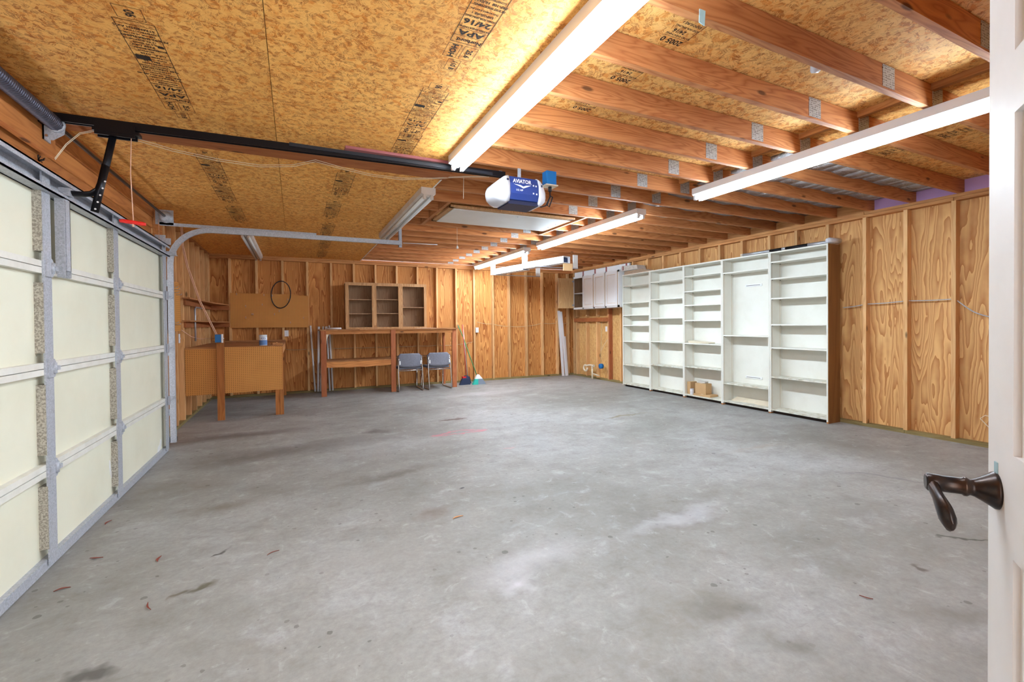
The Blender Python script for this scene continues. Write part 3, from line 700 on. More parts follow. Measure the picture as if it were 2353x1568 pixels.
# motor head: cross sections along X
def sec(x, hy, z0, z1, yc=Y0): 
    r = []
    for (u, v) in ((-1, -.45), (-.86, -.9), (-.6, -1), (.6, -1), (.86, -.9), (1, -.45), (.97, .35), (.8, .9), (.62, 1), (-.62, 1), (-.8, .9), (-.97, .35)):
        r.append((x, yc+u*hy, (z0+z1)/2+v*(z1-z0)/2))
    return r
mb = MB(); mb.rings([sec(1.60, .135, 2.335, 2.535), sec(1.62, .14, 2.33, 2.54), sec(1.86, .14, 2.33, 2.54), sec(1.88, .135, 2.335, 2.535)], True, False); mb.build('motor_cover', m_bluem, op)
mb = MB(); mb.box(1.60, 1.88, Y0-.11, Y0+.11, 2.305, 2.336); mb.build('motor_underside', m_bluedk, op)
for s, (xa, xb, xc, xd, xe) in ((0, (1.605, 1.57, 1.53, 1.49, 1.465)), (1, (1.875, 1.90, 1.93, 1.955, 1.97))):
    mb = MB(); mb.rings([sec(xa, .143, 2.315, 2.545), sec(xb, .145, 2.31, 2.53), sec(xc, .135, 2.325, 2.50), sec(xd, .11, 2.35, 2.465), sec(xe, .06, 2.38, 2.43)]); mb.build('light_lens', m_lens, op)
mb = MB(); mb.box(1.49, 1.98, Y0-.1, Y0+.1, 2.30, 2.318); 
tx = text_mb([('AVIATOR', 1.715, 2.487, .042, 0, .95), ('1/2 HP', 1.69, 2.415, .02, 0, 1.2)]); tx.v = [(x, Y0-.1415, z) for x, z, _ in tx.v]
n0 = len(tx.v); tx.v += [(x, Y0-.1415, z) for x, z in ((1.635, 2.462), (1.70, 2.458), (1.725, 2.448), (1.75, 2.458), (1.80, 2.464), (1.755, 2.444), (1.725, 2.432), (1.695, 2.445))]
tx.f.append(tuple(range(n0, n0+8))); tx.sm.append(False)
for (x, z) in ((1.815, 2.46), (1.84, 2.458), (1.815, 2.395), (1.845, 2.392)): tx.box(x, x+.012, Y0-.1418, Y0-.1412, z, z+.012)
flat_mesh(tx, 'printed_name', m_inkw, op, (0, 0, 0), (0, 0, 0)).location = -Vector(op.location)
B('hanging_strap', m_galv, op, 1.735, 1.765, Y0-.02, Y0-.015, 2.54, ZP); B('hanging_strap', m_galv, op, 1.615, 1.645, Y0+.1, Y0+.104, 2.54, ZP)
B('sensor_window', m_bluedk, op, 1.573, 1.592, Y0-.1445, Y0-.142, 2.485, 2.50); B('sensor_window', m_bluedk, op, 1.893, 1.905, Y0-.1445, Y0-.142, 2.462, 2.48)
# blue outlet box on the joist and its plug cord
ob = thing('outlet_box', (2.0, 3.46, 2.56), 'blue outlet box on a joist right of the opener', 'outlet')
B('box', m_blue, ob, 1.985, 2.085, 3.42, 3.50, 2.52, 2.64, bevel=.004); B('cover_plate', m_pvcc, ob, 1.975, 2.095, 3.41, 3.51, 2.512, 2.52)
cd = MB(); cd.cyl((2.04, 3.46, 2.512), (2.04, 3.46, 2.47), .016, 8)
cd.tube([(2.04, 3.46, 2.47), (2.035, 3.45, 2.42), (2.01, 3.44, 2.37), (2.0, 3.44, 2.34), (2.02, 3.44, 2.33), (2.05, 3.45, 2.39), (2.06, 3.45, 2.42), (2.04, 3.45, 2.43), (2.01, 3.44, 2.38), (1.985, 3.44, 2.335), (1.95, 3.46, 2.325), (1.92, 3.48, 2.34)], .0055, 6)
tag(cd.build('plug_cord', m_cord), 'black looped power cord plugged in under the blue outlet box', 'cord')
rc = thing('release_cord', (-.905, 3.5, 2.46), 'red emergency release handle hanging on a thin cord', 'pull cord')
MB().tube([(-.885, Y0, 2.475), (-.892, Y0, 2.25), (-.882, Y0, 1.93)], .0028, 5).build('cord', m_orange, rc)
MB().tube([(-.95, Y0-.004, 1.955), (-.935, Y0, 1.957), (-.885, Y0, 1.952), (-.835, Y0, 1.946), (-.822, Y0, 1.945)], [.009, .012, .0125, .012, .009], 8).build('handle', m_redp, rc)
MB().tube([(-.884, Y0, 1.95), (-.884, Y0, 1.925)], .006, 6).build('knot', m_orange, rc)
wire_pts = [(-1.29, 3.65, 2.33), (-1.24, 3.66, 2.43), (-1.18, 3.67, 2.51), (-1.12, 3.69, 2.545), (-1.04, 3.72, 2.565), (-.93, 3.78, 2.56), (-.75, 3.86, 2.545), (-.5, 3.95, 2.545), (-.23, 3.99, 2.55), (.0, 3.93, 2.565), (.16, 3.80, 2.585), (.35, 3.86, 2.575), (.6, 3.93, 2.57), (.85, 3.94, 2.575), (1.1, 3.86, 2.585), (1.35, 3.75, 2.60), (1.55, 3.66, 2.60)]
w1 = thing('bell_wire', (0, 3.9, 2.57), 'pair of thin pale wires sagging below the reddish ceiling board', 'wire')
for dz in (0, .012): MB().tube([(x, y+dz*.6, z-dz*(1 if 4 < i < 14 else .4)) for i, (x, y, z) in enumerate(wire_pts)], .0022, 5).build('wire', m_pvcc, w1)

# ------------------------------------------------------------------ attic hatch
ha = thing('attic_hatch', (2.4, 5.3, 2.63), 'grey white attic hatch panel between the joists', 'hatch')
B('panel', m_hatch, ha, 1.655, 3.20, 4.975, 5.66, 2.628, 2.638)
mb = MB(); mb.box(1.60, 1.655, 4.93, 5.70, 2.64, 2.66).box(3.2, 3.26, 4.93, 5.70, 2.64, 2.66).box(1.6, 3.26, 4.90, 4.975, 2.64, 2.66).box(1.6, 3.26, 5.66, 5.72, 2.64, 2.66); mb.build('frame', m_oak, ha)
for (x, y) in ((3.15, 5.05), (3.15, 5.2), (3.15, 5.4), (3.15, 5.6), (2.5, 5.02)): MB().cyl((x, y, 2.622), (x, y, 2.628), .007, 8).build('screw', m_galv, ha)
pc = thing('hatch_pull_cord', (2.035, 5.975, 2.6), 'thin cord with a small white bell pull by the attic hatch', 'pull cord')
MB().cyl((2.035, 5.975, 2.641), (2.035, 5.975, 2.39), .0025, 5).build('cord', m_pvcc, pc); MB().lathe([(.002, 2.40), (.012, 2.385), (.017, 2.36), (.006, 2.355)], 12, 'z', (2.035, 5.975, 0)).build('bell', m_white, pc)
pc = thing('opener_pull_string', (1.39, 3.91, 2.6), 'short string hanging from a joist left of the opener', 'pull cord'); MB().cyl((1.40, 3.91, 2.641), (1.395, 3.91, 2.45), .003, 5).build('cord', m_pvcc, pc)
tag(MB().hexa([(1.600, 1.43, 2.612), (1.630, 1.428, 2.602), (1.600, 1.433, 2.612), (1.630, 1.431, 2.602), (1.60, 1.4275, 2.668), (1.635, 1.4275, 2.668), (1.60, 1.4308, 2.668), (1.635, 1.4308, 2.668)]).build('tape_scrap', m_tape), 'scrap of silvery tape stuck under a joist near the lit strip', 'tape')
tag(MB().tube([(2.60, 1.55, 2.78), (2.61, 1.55, 2.73), (2.63, 1.56, 2.71), (2.66, 1.56, 2.72)], [.006, .016, .02, .02], 8).build('plastic_clip', m_lens), 'clear plastic clip hanging from the deck between two joists', 'clip')

# ------------------------------------------------------------------ white entry door, seen ajar at the right edge
d2 = thing('door_2', (.489, -.053, 0), 'white panelled house door standing open at the right edge', 'door', rz=math.radians(32.3), kind='structure')
DW = .81
mb = MB(); mb.box(0, DW, -.035, -.009, .012, 2.03); mb.build('door_slab', m_door2, d2, local=True)
mb = MB(); pz = [(.21, .907), (1.081, 1.651), (1.753, 1.92)]; px = [(.115, .355), (.455, .695)]
mb.box(0, .115, -.009, 0, .012, 2.03).box(.695, DW, -.009, 0, .012, 2.03).box(.355, .455, -.009, 0, .012, 2.03)
zz = [.012]+[q for p in pz for q in p]+[2.03]
for i in range(0, len(zz), 2):
    for a, b in px: mb.box(a, b, -.009, 0, zz[i], zz[i+1])
mb.build('door_frame', m_door2, d2, local=True)
for (za, zb) in pz:
    for (xa, xb) in px:
        mb = MB(); e = .03; y1 = -.0095; y2 = -.003; g = .008
        mb.hexa([(xa+g, y1, za+g), (xb-g, y1, za+g), (xa+e+g, y2, za+e+g), (xb-e-g, y2, za+e+g), (xa+g, y1, zb-g), (xb-g, y1, zb-g), (xa+e+g, y2, zb-e-g), (xb-e-g, y2, zb-e-g)]); mb.build('raised_panel', m_door2, d2, local=True)
ho = bpy.data.objects.new('door_handle', None); COL.objects.link(ho); ho.parent = d2; ho.location = (DW-.042, 0, 1.0)
MB().lathe([(.033, 0), (.033, .004), (.030, .008), (.022, .020), (.016, .030), (.0145, .036), (.0175, .040), (.0175, .044), (.0150, .047), (.0155, .074), (.0165, .078), (.0165, .094), (.013, .097)], 28, 'y').build('rosette', m_bronze, ho, local=True)
lp = [(.004, .086, 0), (-.015, .087, -.006), (-.032, .086, -.014), (-.05, .084, -.025), (-.066, .081, -.036), (-.08, .078, -.045), (-.088, .076, -.050)]
mb = MB(); rs = []
for (x, y, z), (ry_, rz_) in zip(lp, ((.010, .014), (.009, .012), (.008, .014), (.009, .019), (.011, .022), (.009, .018), (.002, .006))):
    rs.append([(x-.35*rz_*math.sin(q)*.6, y+ry_*math.cos(q), z+rz_*math.sin(q)) for q in [2*PI*i/12 for i in range(12)]])
mb.rings(rs).build('lever', m_bronze, ho, local=True)
MB().box(-.007, .006, 0, .002, .03, .052).build('tape_patch', m_tape, ho, local=True)

# ------------------------------------------------------------------ bookcases along the right wall
cases = [(3.44, 4.225, [2.14, 1.906, 1.627, 1.257, .932, .517], 'tall white bookcase nearest the camera, with a brown wood side'),
         (4.225, 5.02, [2.067, 1.091, .339], 'tall white bookcase with a wide empty middle bay and two wall strips'),
         (5.02, 5.805, [2.088, 1.83, 1.592, 1.332, .939, .539], 'white bookcase holding the cardboard boxes'),
         (5.805, 6.635, [2.062, 1.734, 1.385, .947, .507], 'white bookcase with five shelves, between the box case and the last one'),
         (6.635, 7.43, [2.052, 1.707, 1.456, 1.251, .926, .45], 'white bookcase farthest back, beside the white wall cabinet')]
for i, (ya, yb, sh, lab) in enumerate(cases):
    t = thing('bookcase', (6.2, (ya+yb)/2, 0), lab, 'bookcase', 'white bookcases along the right wall')
    B('side_panel', m_bookw, t, 6.08, 6.32, ya+.002, ya+.020, .02, 2.29); B('side_panel', m_bookw, t, 6.08, 6.32, yb-.020, yb-.002, .02, 2.29)
    if i == 0: B('outer_skin', m_bookside, t, 6.083, 6.328, ya-.006, ya+.0018, 0, 2.285)
    B('back_panel', m_bookw, t, 6.318, 6.326, ya+.003, yb-.003, .055, 2.285)
    B('top_panel', m_bookw, t, 6.08, 6.318, ya+.02, yb-.02, 2.268, 2.288)
    B('bottom_panel', m_bookdirt, t, 6.08, 6.318, ya+.02, yb-.02, .045, .066)
    B('toe_board', m_dark, t, 6.13, 6.15, ya+.02, yb-.02, 0, .045)
    for z in sh:
        ex = .05 if (i == 4 and z == .45) else 0
        B('shelf', m_bookw if z > .8 else m_bookdirt, t, 6.083-(.012 if ex else 0), 6.317, ya+.022, yb-.022, z-.009, z+.009)
    mb = MB()
    for z in sh:
        for yy in (ya+.023, yb-.03):
            for x in (6.11, 6.28): mb.box(x-.005, x+.005, yy, yy+.008, z-.018, z-.0095)
    tag(mb.build('shelf_pins', m_black, t), kind='stuff')
    mb = MB()
    for x in (6.11, 6.28): mb.box(x-.0012, x+.0012, yb-.0212, yb-.0202, .07, 2.26)
    tag(mb.build('pin_hole_line', m_card, t), kind='stuff')
    B('foot', m_postA, t, 6.085, 6.31, ya-.012 if i else ya+.002, ya+.02, 0, .019)
for z, lab in ((1.86, 'white slotted strip on the back of the wide bookcase bay, upper'), (.45, 'white slotted strip on the back of the wide bookcase bay, lower')):
    t = thing('wall_strip', (6.31, 4.6, z), lab, 'bracket')
    B('strip', m_white, t, 6.308, 6.3175, 4.50, 4.78, z-.02, z+.02, bevel=.004); B('slot', m_dark, t, 6.3072, 6.3082, 4.53, 4.76, z-.003, z+.003)
t = thing('peeled_liner', (6.2, 4.6, .09), 'torn shelf liner and dirt on the bottom of the wide bookcase', 'liner')
mb = MB(); random.seed(4); yy = 4.28; pts = []
while yy < 4.97: pts.append((yy, 6.20+random.uniform(-.03, .03))); yy += .05
for (a, xa), (b, xb) in zip(pts, pts[1:]): mb.hexa([(xa, a, .067), (6.31, a, .067), (xb, b, .067), (6.31, b, .067), (xa, a, .078), (6.31, a, .12), (xb, b, .078), (6.31, b, .12)])
mb.build('liner', m_pvcc, t)
# things on the bookcases
def carton(name, loc, size, rz, label, mat=m_card, tape=True, group=None):
    t = thing(name, loc, label, 'box', group, rz); w_, d_, h_ = size
    MB().box(-w_/2, w_/2, -d_/2, d_/2, 0, h_).build('carton', mat, t, local=True, bevel=.003)
    if tape: MB().box(-w_/2-.0006, w_/2+.0006, -.02, .02, h_, h_+.0008).build('tape', m_pvcc, t, local=True)
    return t
carton('cardboard_box', (6.18, 5.475, .103), (.15, .21, .175), .06, 'tan cardboard box on the flat carton in the third bookcase')
carton('flat_box', (6.19, 5.44, .067), (.2, .33, .034), .06, 'flat tan carton under the cardboard box in the third bookcase')
carton('small_box', (6.19, 5.50, .28), (.10, .15, .025), .2, 'small grey box lying on top of the cardboard box', m_paper, False)
carton('side_box', (6.20, 5.735, .067), (.15, .075, .21), 0, 'open brown box standing by the left side of the third bookcase', m_card, False)
t = thing('small_can', (6.13, 5.68, .067), 'small pale can in front of the brown box in the third bookcase', 'can')
MB().lathe([(.03, .067), (.032, .07), (.032, .155), (.03, .158)], 18, 'z', (6.125, 5.665, 0)).build('can_body', m_pvc, t); MB().lathe([(.033, .158), (.033, .166)], 18, 'z', (6.125, 5.665, 0)).build('lid', m_galv, t)
t = thing('plastic_tray', (6.2, 5.5, .95), 'cream plastic tray lying on a shelf of the third bookcase', 'tray')
mb = MB(); mb.rings([[(6.13, 5.33, .949), (6.29, 5.33, .949), (6.29, 5.74, .949), (6.13, 5.74, .949)], [(6.12, 5.30, .965), (6.30, 5.33, .965), (6.30, 5.75, .99), (6.12, 5.75, .985)], [(6.14, 5.38, .97), (6.28, 5.38, .972), (6.28, 5.71, .985), (6.14, 5.71, .98)]], True, False).build('tray', m_pvcc, t, bevel=.004)
t = thing('long_tube', (6.2, 4.0, 2.31), 'long black and silver tube lying on the nearest bookcases', 'tube')
P = lambda s: Vector((6.16+.02*s, 4.72-1.36*s, 2.318+.0*s))
MB().cyl(P(0), P(.34), .021, 14).build('tube_end', m_silv, t); MB().cyl(P(.33), P(.46), .023, 14).build('tube_band', m_black, t); MB().cyl(P(.46), P(.50), .023, 14).build('tube_band', m_silv, t)
MB().cyl(P(.50), P(.72), .024, 14).build('tube_sleeve', m_black, t); MB().cyl(P(.72), P(.955), .0235, 14).build('tube_body', m_silv, t)
MB().lathe([(.012, 4.74), (.022, 4.735), (.022, 4.70)], 14, 'y', (6.16, 0, 2.318)).build('tube_cap', m_redp if False else m_pvcc, t)
tag(MB().tube([(6.09, 3.46, 2.325), (6.12, 3.445, 2.33), (6.2, 3.44, 2.33), (6.31, 3.435, 2.33)], [.026, .034, .036, .034], 12).build('foam_roll', m_lens), 'short roll of clear wrap on the corner of the nearest bookcase', 'roll')
# papers and box on the farthest case
t = thing('paper_pile', (6.2, 7.1, 2.29), 'pile of thin boards and papers on the farthest bookcase', 'papers'); random.seed(5)
for i in range(6):
    a = random.uniform(-.02, .02); MB().box(6.09+a, 6.30+a, 6.62+.05*i+a, 7.40-a, 2.29+i*.012, 2.299+i*.012).build('sheet', m_paper if i % 2 else m_card, t)
t = thing('printed_carton', (6.2, 7.2, 2.365), 'white printed carton on the pile beside the wall cabinet', 'box')
mb = MB(); mb.hexa([(6.08, 6.96, 2.364), (6.30, 6.96, 2.364), (6.06, 7.47, 2.364), (6.30, 7.47, 2.364), (6.09, 7.0, 2.45), (6.30, 7.0, 2.45), (6.07, 7.43, 2.475), (6.30, 7.43, 2.475)]); mb.build('carton', m_paper, t, bevel=.003)
B('printed_band', m_mauve, t, 6.058, 6.062, 7.36, 7.39, 2.38, 2.46)

# ------------------------------------------------------------------ white wall cabinet, far right corner
cb = thing('wall_cabinet', (6.17, 8.3, 1.63), 'white wall cabinet with one door standing open', 'cabinet')
CY0, CY1, CX, CZ0, CZ1 = 7.44, 9.16, 6.02, 1.635, 2.40
mb = MB(); mb.box(CX, 6.325, CY0, CY0+.016, CZ0, CZ1).box(CX, 6.325, CY1-.016, CY1, CZ0, CZ1).box(CX, 6.325, CY0, CY1, CZ1-.016, CZ1).box(CX, 6.325, CY0, CY1, CZ0, CZ0+.016).box(CX+.01, 6.325, 8.30, 8.315, CZ0, CZ1)
mb.build('carcass', m_oakin, cb); B('side_skin', m_cab, cb, CX, 6.325, CY0-.004, CY0-.0005, CZ0, CZ1); B('bottom_skin', m_cab, cb, CX, 6.325, CY0, CY1, CZ0-.004, CZ0-.0005); B('back', m_oakin, cb, 6.31, 6.324, CY0+.016, CY1-.016, CZ0+.016, CZ1-.016)
mb = MB()
for y in (CY0, 7.855, 8.275, 8.70, CY1-.05): mb.box(CX-.018, CX, y, y+.05, CZ0, CZ1)
mb.box(CX-.018, CX, CY0, CY1, CZ0, CZ0+.04).box(CX-.018, CX, CY0, CY1, CZ1-.04, CZ1); mb.build('face_frame', m_cab, cb)
B('shelf', m_cab, cb, CX+.01, 6.31, 8.32, CY1-.016, 2.0, 2.018)
def cabdoor(par, w_, h_, mat, matb, x, y, z, rz, flip=False):
    e = bpy.data.objects.new('door', None); COL.objects.link(e); e.parent = par; e.location = Vector((x, y, z))-wloc(par); e.rotation_euler = (0, 0, rz)
    g_ = -1 if flip else 1
    fx_ = lambda m_: setattr(m_, 'v', [(p[0]*g_, p[1], p[2]) for p in m_.v]) or m_
    fx_(MB().box(.006, .018, 0, w_, 0, h_)).build('door_back', matb, e, local=True)
    mb = MB(); f = .055
    mb.box(0, .006, 0, f, 0, h_).box(0, .006, w_-f, w_, 0, h_).box(0, .006, f, w_-f, 0, f).box(0, .006, f, w_-f, h_-f, h_)
    fx_(mb).build('door_frame', mat, e, local=True)
    g = f+.006; k = .025
    fx_(MB().hexa([(.0055, g, g), (.001, g+k, g+k), (.0055, w_-g, g), (.001, w_-g-k, g+k), (.0055, g, h_-g), (.001, g+k, h_-g-k), (.0055, w_-g, h_-g), (.001, w_-g-k, h_-g-k)])).build('door_panel', mat, e, local=True)
    return e
for y in (7.475, 7.895, 8.315): cabdoor(cb, .385, .71, m_cab, m_oakdoor, CX-.037, y, CZ0+.028, 0)
cabdoor(cb, .40, .71, m_cab, m_oakdoor, CX-.02, 9.13, CZ0+.028, math.radians(90-4), True)
for z in (CZ0+.10, CZ1-.10): B('hinge', m_galv, cb, CX-.06, CX-.018, 9.09, 9.112, z-.02, z+.02)
tag(B('board_above_cabinet', m_cab, None, 6.29, 6.325, 7.45, 9.5, 2.43, 2.555), 'white board strip along the wall above the cabinet', 'board')
t = thing('filler_strips', (6.28, 8.2, 2.43), 'dark red strips dividing the white board above the cabinet', 'trim')
for y in (7.52, 8.20, 8.62, 9.10): B('strip', m_mauve, t, 6.283, 6.289, y, y+.045, 2.415, 2.556)
# plumbing stub, outlet and blue box below the cabinet
t = thing('drain_trap', (6.2, 8.7, 0), 'cream plastic drain trap and pipe standing from the floor', 'pipe')
MB().cyl((6.2, 8.66, 0), (6.2, 8.66, .26), .02, 14).build('riser', m_pvcc, t)
MB().tube([(6.2, 8.66, .25), (6.2, 8.66, .30), (6.2, 8.70, .33), (6.2, 8.78, .325), (6.2, 8.86, .31)]+[(6.2, 8.93+.075*math.cos(a), .245+.07*math.sin(a)) for a in [2.2-i*.55 for i in range(11)]], .021, 10).build('trap', m_pvcc, t)
MB().lathe([(.029, 8.60), (.029, 8.68)], 12, 'y', (6.2, 0, .32)).build('coupling', m_pvcc, t)
MB().tube([(6.2, 8.66, .13), (6.2, 8.55, .13), (6.2, 8.50, .12), (6.26, 8.47, .10)], .014, 8).build('branch', m_pvcc, t)
t = thing('blue_box', (6.27, 8.44, .3), 'round blue electrical box hanging low on the far right wall', 'outlet'); MB().lathe([(.03, 6.25), (.058, 6.255), (.06, 6.32), (.04, 6.328)], 10, 'x', (0, 8.44, .32)).build('box', m_blue, t)
t = thing('box_cable', (6.3, 8.4, .9), 'cable rising from the round blue box with a pale branch', 'cable')
MB().tube([(6.30, 8.45, .38), (6.31, 8.48, .6), (6.32, 8.47, .9), (6.325, 8.46, 1.33)], .005, 6).build('cable', m_cable, t); MB().tube([(6.30, 8.47, .66), (6.31, 8.38, .78), (6.32, 8.25, .93)], .004, 6).build('branch', m_pvcc, t)
def plate(name, c, axis, label, duplex=True):
    t = thing(name, c, label, 'outlet'); x, y, z = c
    if axis == 'x':
        B('cover', m_pvc, t, x-.006, x, y-.036, y+.036, z-.058, z+.058, bevel=.003)
        for dz in (-.02, .02): B('socket', m_lens, t, x-.008, x-.006, y-.014, y+.014, z+dz-.012, z+dz+.012)
    else:
        B('cover', m_pvc, t, x-.036, x+.036, y-.006, y, z-.058, z+.058, bevel=.003)
        for dz in (-.02, .02): B('socket', m_lens, t, x-.014, x+.014, y-.008, y-.006, z+dz-.012, z+dz+.012)
    B('back_box', m_dark, t, *((x, x+.05, y-.03, y+.03, z-.05, z+.05) if axis == 'x' else (x-.03, x+.03, y, y+.05, z-.05, z+.05)))
plate('wall_outlet', (6.34, 8.30, 1.17), 'x', 'white outlet plate under the white wall cabinet')
plate('wall_outlet', (3.765, YB+.02, 1.172), 'y', 'white outlet plate on the back wall right of the brooms')
plate('wall_outlet', (-.152, YB+.02, 1.166), 'y', 'white duplex outlet under the large pegboard')
t = thing('light_switch', (-1.36, 7.20, 1.17), 'white switch plate on the left wall under the small pegboard', 'switch'); B('cover', m_pvc, t, -1.37, -1.362, 7.165, 7.235, 1.1, 1.22, bevel=.003); B('toggle', m_pvc, t, -1.362, -1.352, 7.195, 7.205, 1.15, 1.17)

# ------------------------------------------------------------------ hanging brackets with long cartons
for (y, lab) in ((7.45, 'white hanging bracket nearer the camera, holding the long cartons'), (9.05, 'white hanging bracket near the back wall, holding the long cartons')):
    t = thing('hanging_bracket', (4.4, y, 2.4), lab, 'bracket', 'white storage brackets')
    x0, x1 = (3.79, 4.90) if y < 8 else (3.84, 4.95)
    B('arm', m_white, t, x0, x0+.11, y, y+.012, 2.385, ZP); B('arm', m_white, t, x1, x1+.11, y, y+.012, 2.385, ZP)
    B('cross_bar', m_galv, t, x0, x1+.11, y-.012, y+.03, 2.372, 2.386)
def longbox(a, b, lab, openend):
    a = Vector(a); b = Vector(b); d = b-a; L = d.length; rz = math.atan2(d.y, d.x)
    t = thing('long_carton', a, lab, 'box', 'long white cartons under the ceiling', rz)
    mb = MB(); w_ = .17; h_ = .12; e = .006
    mb.box(0, L, 0, e, 0, h_).box(0, L, -w_, -w_+e, 0, h_).box(0, L, -w_+e, -e+e, 0, e).box(0, L, -w_+e, 0, h_-e, h_); mb.box(L-.01, L, -w_, 0, 0, h_)
    mb.build('carton', m_pvc, t, local=True)
    MB().box(.05, L-.05, -w_+.01, -.01, .01, h_-.02).build('dark_interior', m_navy, t, local=True)  # added dark block standing in for the shaded inside of the carton
    tx = text_mb([('E 11', 0, 0, .05, 0, 1)]) if openend else text_mb([('OLE', 0, 0, .035, 0, 1)])
    k = .22 if openend else L-.12
    n = len(tx.v); tx.v = [(k-x, .0008, .06+y) for x, y, _ in tx.v]
    flat_mesh(tx, 'printed_mark', m_greyb, None, (0, 0, 0), (0, 0, 0)).parent = t
    return t
longbox((4.37, 6.95, 2.40), (4.10, 8.04, 2.388), 'long white carton nearer the camera, one end open', True)
longbox((4.13, 8.10, 2.388), (3.92, 9.15, 2.388), 'long white carton at the back wall end of the brackets', False)
tag(B('cardboard_flap', m_card, None, 4.40, 4.59, 7.0, 7.02, 2.265, 2.395), 'tan cardboard flap hanging below the open carton end', 'cardboard')

# ------------------------------------------------------------------ open-shelf workbench on the back wall
b2 = thing('workbench', (1.7, 9.3, 0), 'long reddish workbench on the back wall, with a lower shelf', 'workbench', 'workbenches')
for (x, y) in ((.465, 8.99), (1.725, 8.99), (2.985, 9.04)): B('leg', m_red, b2, x-.046, x+.046, y-.02, y+.02, 0, 1.215)
for x in (.49, 2.95): B('leg', m_red, b2, x-.02, x+.02, 9.62, 9.695, 0, 1.20)
B('top_board', m_shelfply, b2, .40, 3.03, 8.965, 9.695, 1.215, 1.235)
B('front_rail', m_benchx, b2, .512, 1.678, 8.99, 9.02, 1.145, 1.214); B('front_rail', m_benchx, b2, 1.772, 2.938, 9.0, 9.035, 1.14, 1.214)
mb = MB(); N = 18; rs = []
for i in range(N+1):
    x = .512+(1.678-.512)*i/N; zb = .535-.016*math.sin(PI*i/N)-.004*math.sin(i*1.3)
    rs.append([(x, 8.975, zb), (x, 9.01, zb), (x, 9.01, .632), (x, 8.975, .632)])
mb.rings(rs, True, False).build('lower_rail', m_benchx, b2)
B('lower_shelf', m_shelfply, b2, .512, 1.70, 8.975, 9.60, .634, .65); B('lower_shelf', m_shelfply, b2, 1.70, 2.93, 9.42, 9.695, .634, .65)
for s in (0,):
    mb = MB(); mb.prism([(.512, 1.144), (.56, 1.144), (.53, 1.08), (.516, .98), (.512, .95)], 9.0, 9.012, 'xz'); mb.build('gusset', m_pvcc, b2)
# oak display cabinet on it
oc = thing('oak_cabinet', (1.7, 9.5, 1.24), 'pale oak three-bay open cabinet standing on the long workbench', 'cabinet')
mb = MB(); A0, A1, z0, z1, yf = .89, 2.50, 1.236, 2.155, 9.38
for (a, b) in ((A0, .955), (1.392, 1.48), (1.915, 2.005), (2.448, A1)): mb.box(a, b, yf, yf+.018, z0, z1)
for (a, b) in ((.955, 1.392), (1.48, 1.915), (2.005, 2.448)): mb.box(a, b, yf, yf+.018, 2.095, z1).box(a, b, yf, yf+.018, z0, 1.268)
mb.build('face_frame', m_oak, oc)
mb = MB(); mb.box(A0+.01, A0+.022, yf+.018, 9.69, z0, z1-.01).box(A1-.022, A1-.01, yf+.018, 9.69, z0, z1-.01).box(1.43, 1.442, yf+.018, 9.68, z0, z1-.01).box(1.955, 1.967, yf+.018, 9.68, z0, z1-.01).box(A0+.01, A1-.01, yf+.018, 9.69, z1-.022, z1-.01).box(A0+.01, A1-.01, yf+.018, 9.69, 1.25, 1.262)
mb.build('carcass', m_oakin, oc); B('back', m_oakin, oc, A0+.022, A1-.022, 9.672, 9.682, z0+.02, z1-.022)
for (a, b, z) in ((A0+.023, 1.429, 1.818), (A0+.023, 1.429, 1.538), (1.443, 1.954, 1.825), (1.443, 1.954, 1.543), (1.968, A1-.023, 1.669)): B('shelf', m_oakin, oc, a, b, yf+.03, 9.67, z-.01, z+.008)
tag(B('blotter_sheet', m_paper, None, 2.2, 2.6, 9.0, 9.2, 1.2355, 1.239), 'grey sheet of paper lying on the long workbench', 'paper')

# ------------------------------------------------------------------ grey stacking chairs
def make_chair(loc, rz, label):
    t = thing('stacking_chair', loc, label, 'chair', 'grey stacking chairs at the long workbench', rz)
    W = .235
    # local: chair faces +y, back at y=0
    mb = MB()
    for s in (-1, 1):
        p = [(s*(W-.02), .06, .70), (s*(W-.008), .015, .56), (s*W, .005, .46), (s*W, .0, .40), (s*W, -.045, .06), (s*W, -.045, .022), (s*W, -.02, .012), (s*W, .10, .011), (s*W, .50, .011), (s*W, .525, .022), (s*W, .53, .05), (s*W, .50, .43)]
        mb.tube(p, .0105, 8)
    mb.tube([(-W, .0, .41), (W, .0, .41)], .0095, 8); mb.tube([(-W, .50, .43), (W, .50, .43)], .0095, 8)
    mb.build('frame', m_chrome, t, local=True)
    rs = []
    for i in range(11):
        k = i/10; z = .485+.255*k; xx = W+.005 if .08 < k < .86 else W-.03*(1 if k >= .86 else .7)-(.02 if k in (0, 1) else 0); yc = .03+.05*k
        ring = []
        for j in range(12):
            u = -1+2*j/11; ring.append((u*xx, yc-.018-.03*(1-u*u)*.8, z - (.02*(1-u*u) if k == 0 else 0)))
        for j in range(12):
            u = 1-2*j/11; ring.append((u*xx, yc+.022-.03*(1-u*u)*.8, z - (.02*(1-u*u) if k == 0 else 0)))
        rs.append(ring)
    MB().rings(rs).build('backrest', m_chair, t, local=True)
    MB().box(-W+.012, W-.012, .03, .49, .425, .475).build('seat', m_chair, t, local=True, bevel=.02)
    for s in (-1, 1): MB().box(s*(W-.03)-.012, s*(W-.03)+.012, -.002, .006, .53, .60).build('back_plate', m_white, t, local=True)
    return t
make_chair((2.04, 8.90, 0), -.02, 'grey fabric chrome chair at the long workbench, beside its middle post')
make_chair((2.625, 8.88, 0), .03, 'grey fabric chrome chair at the long workbench, by its right end post')

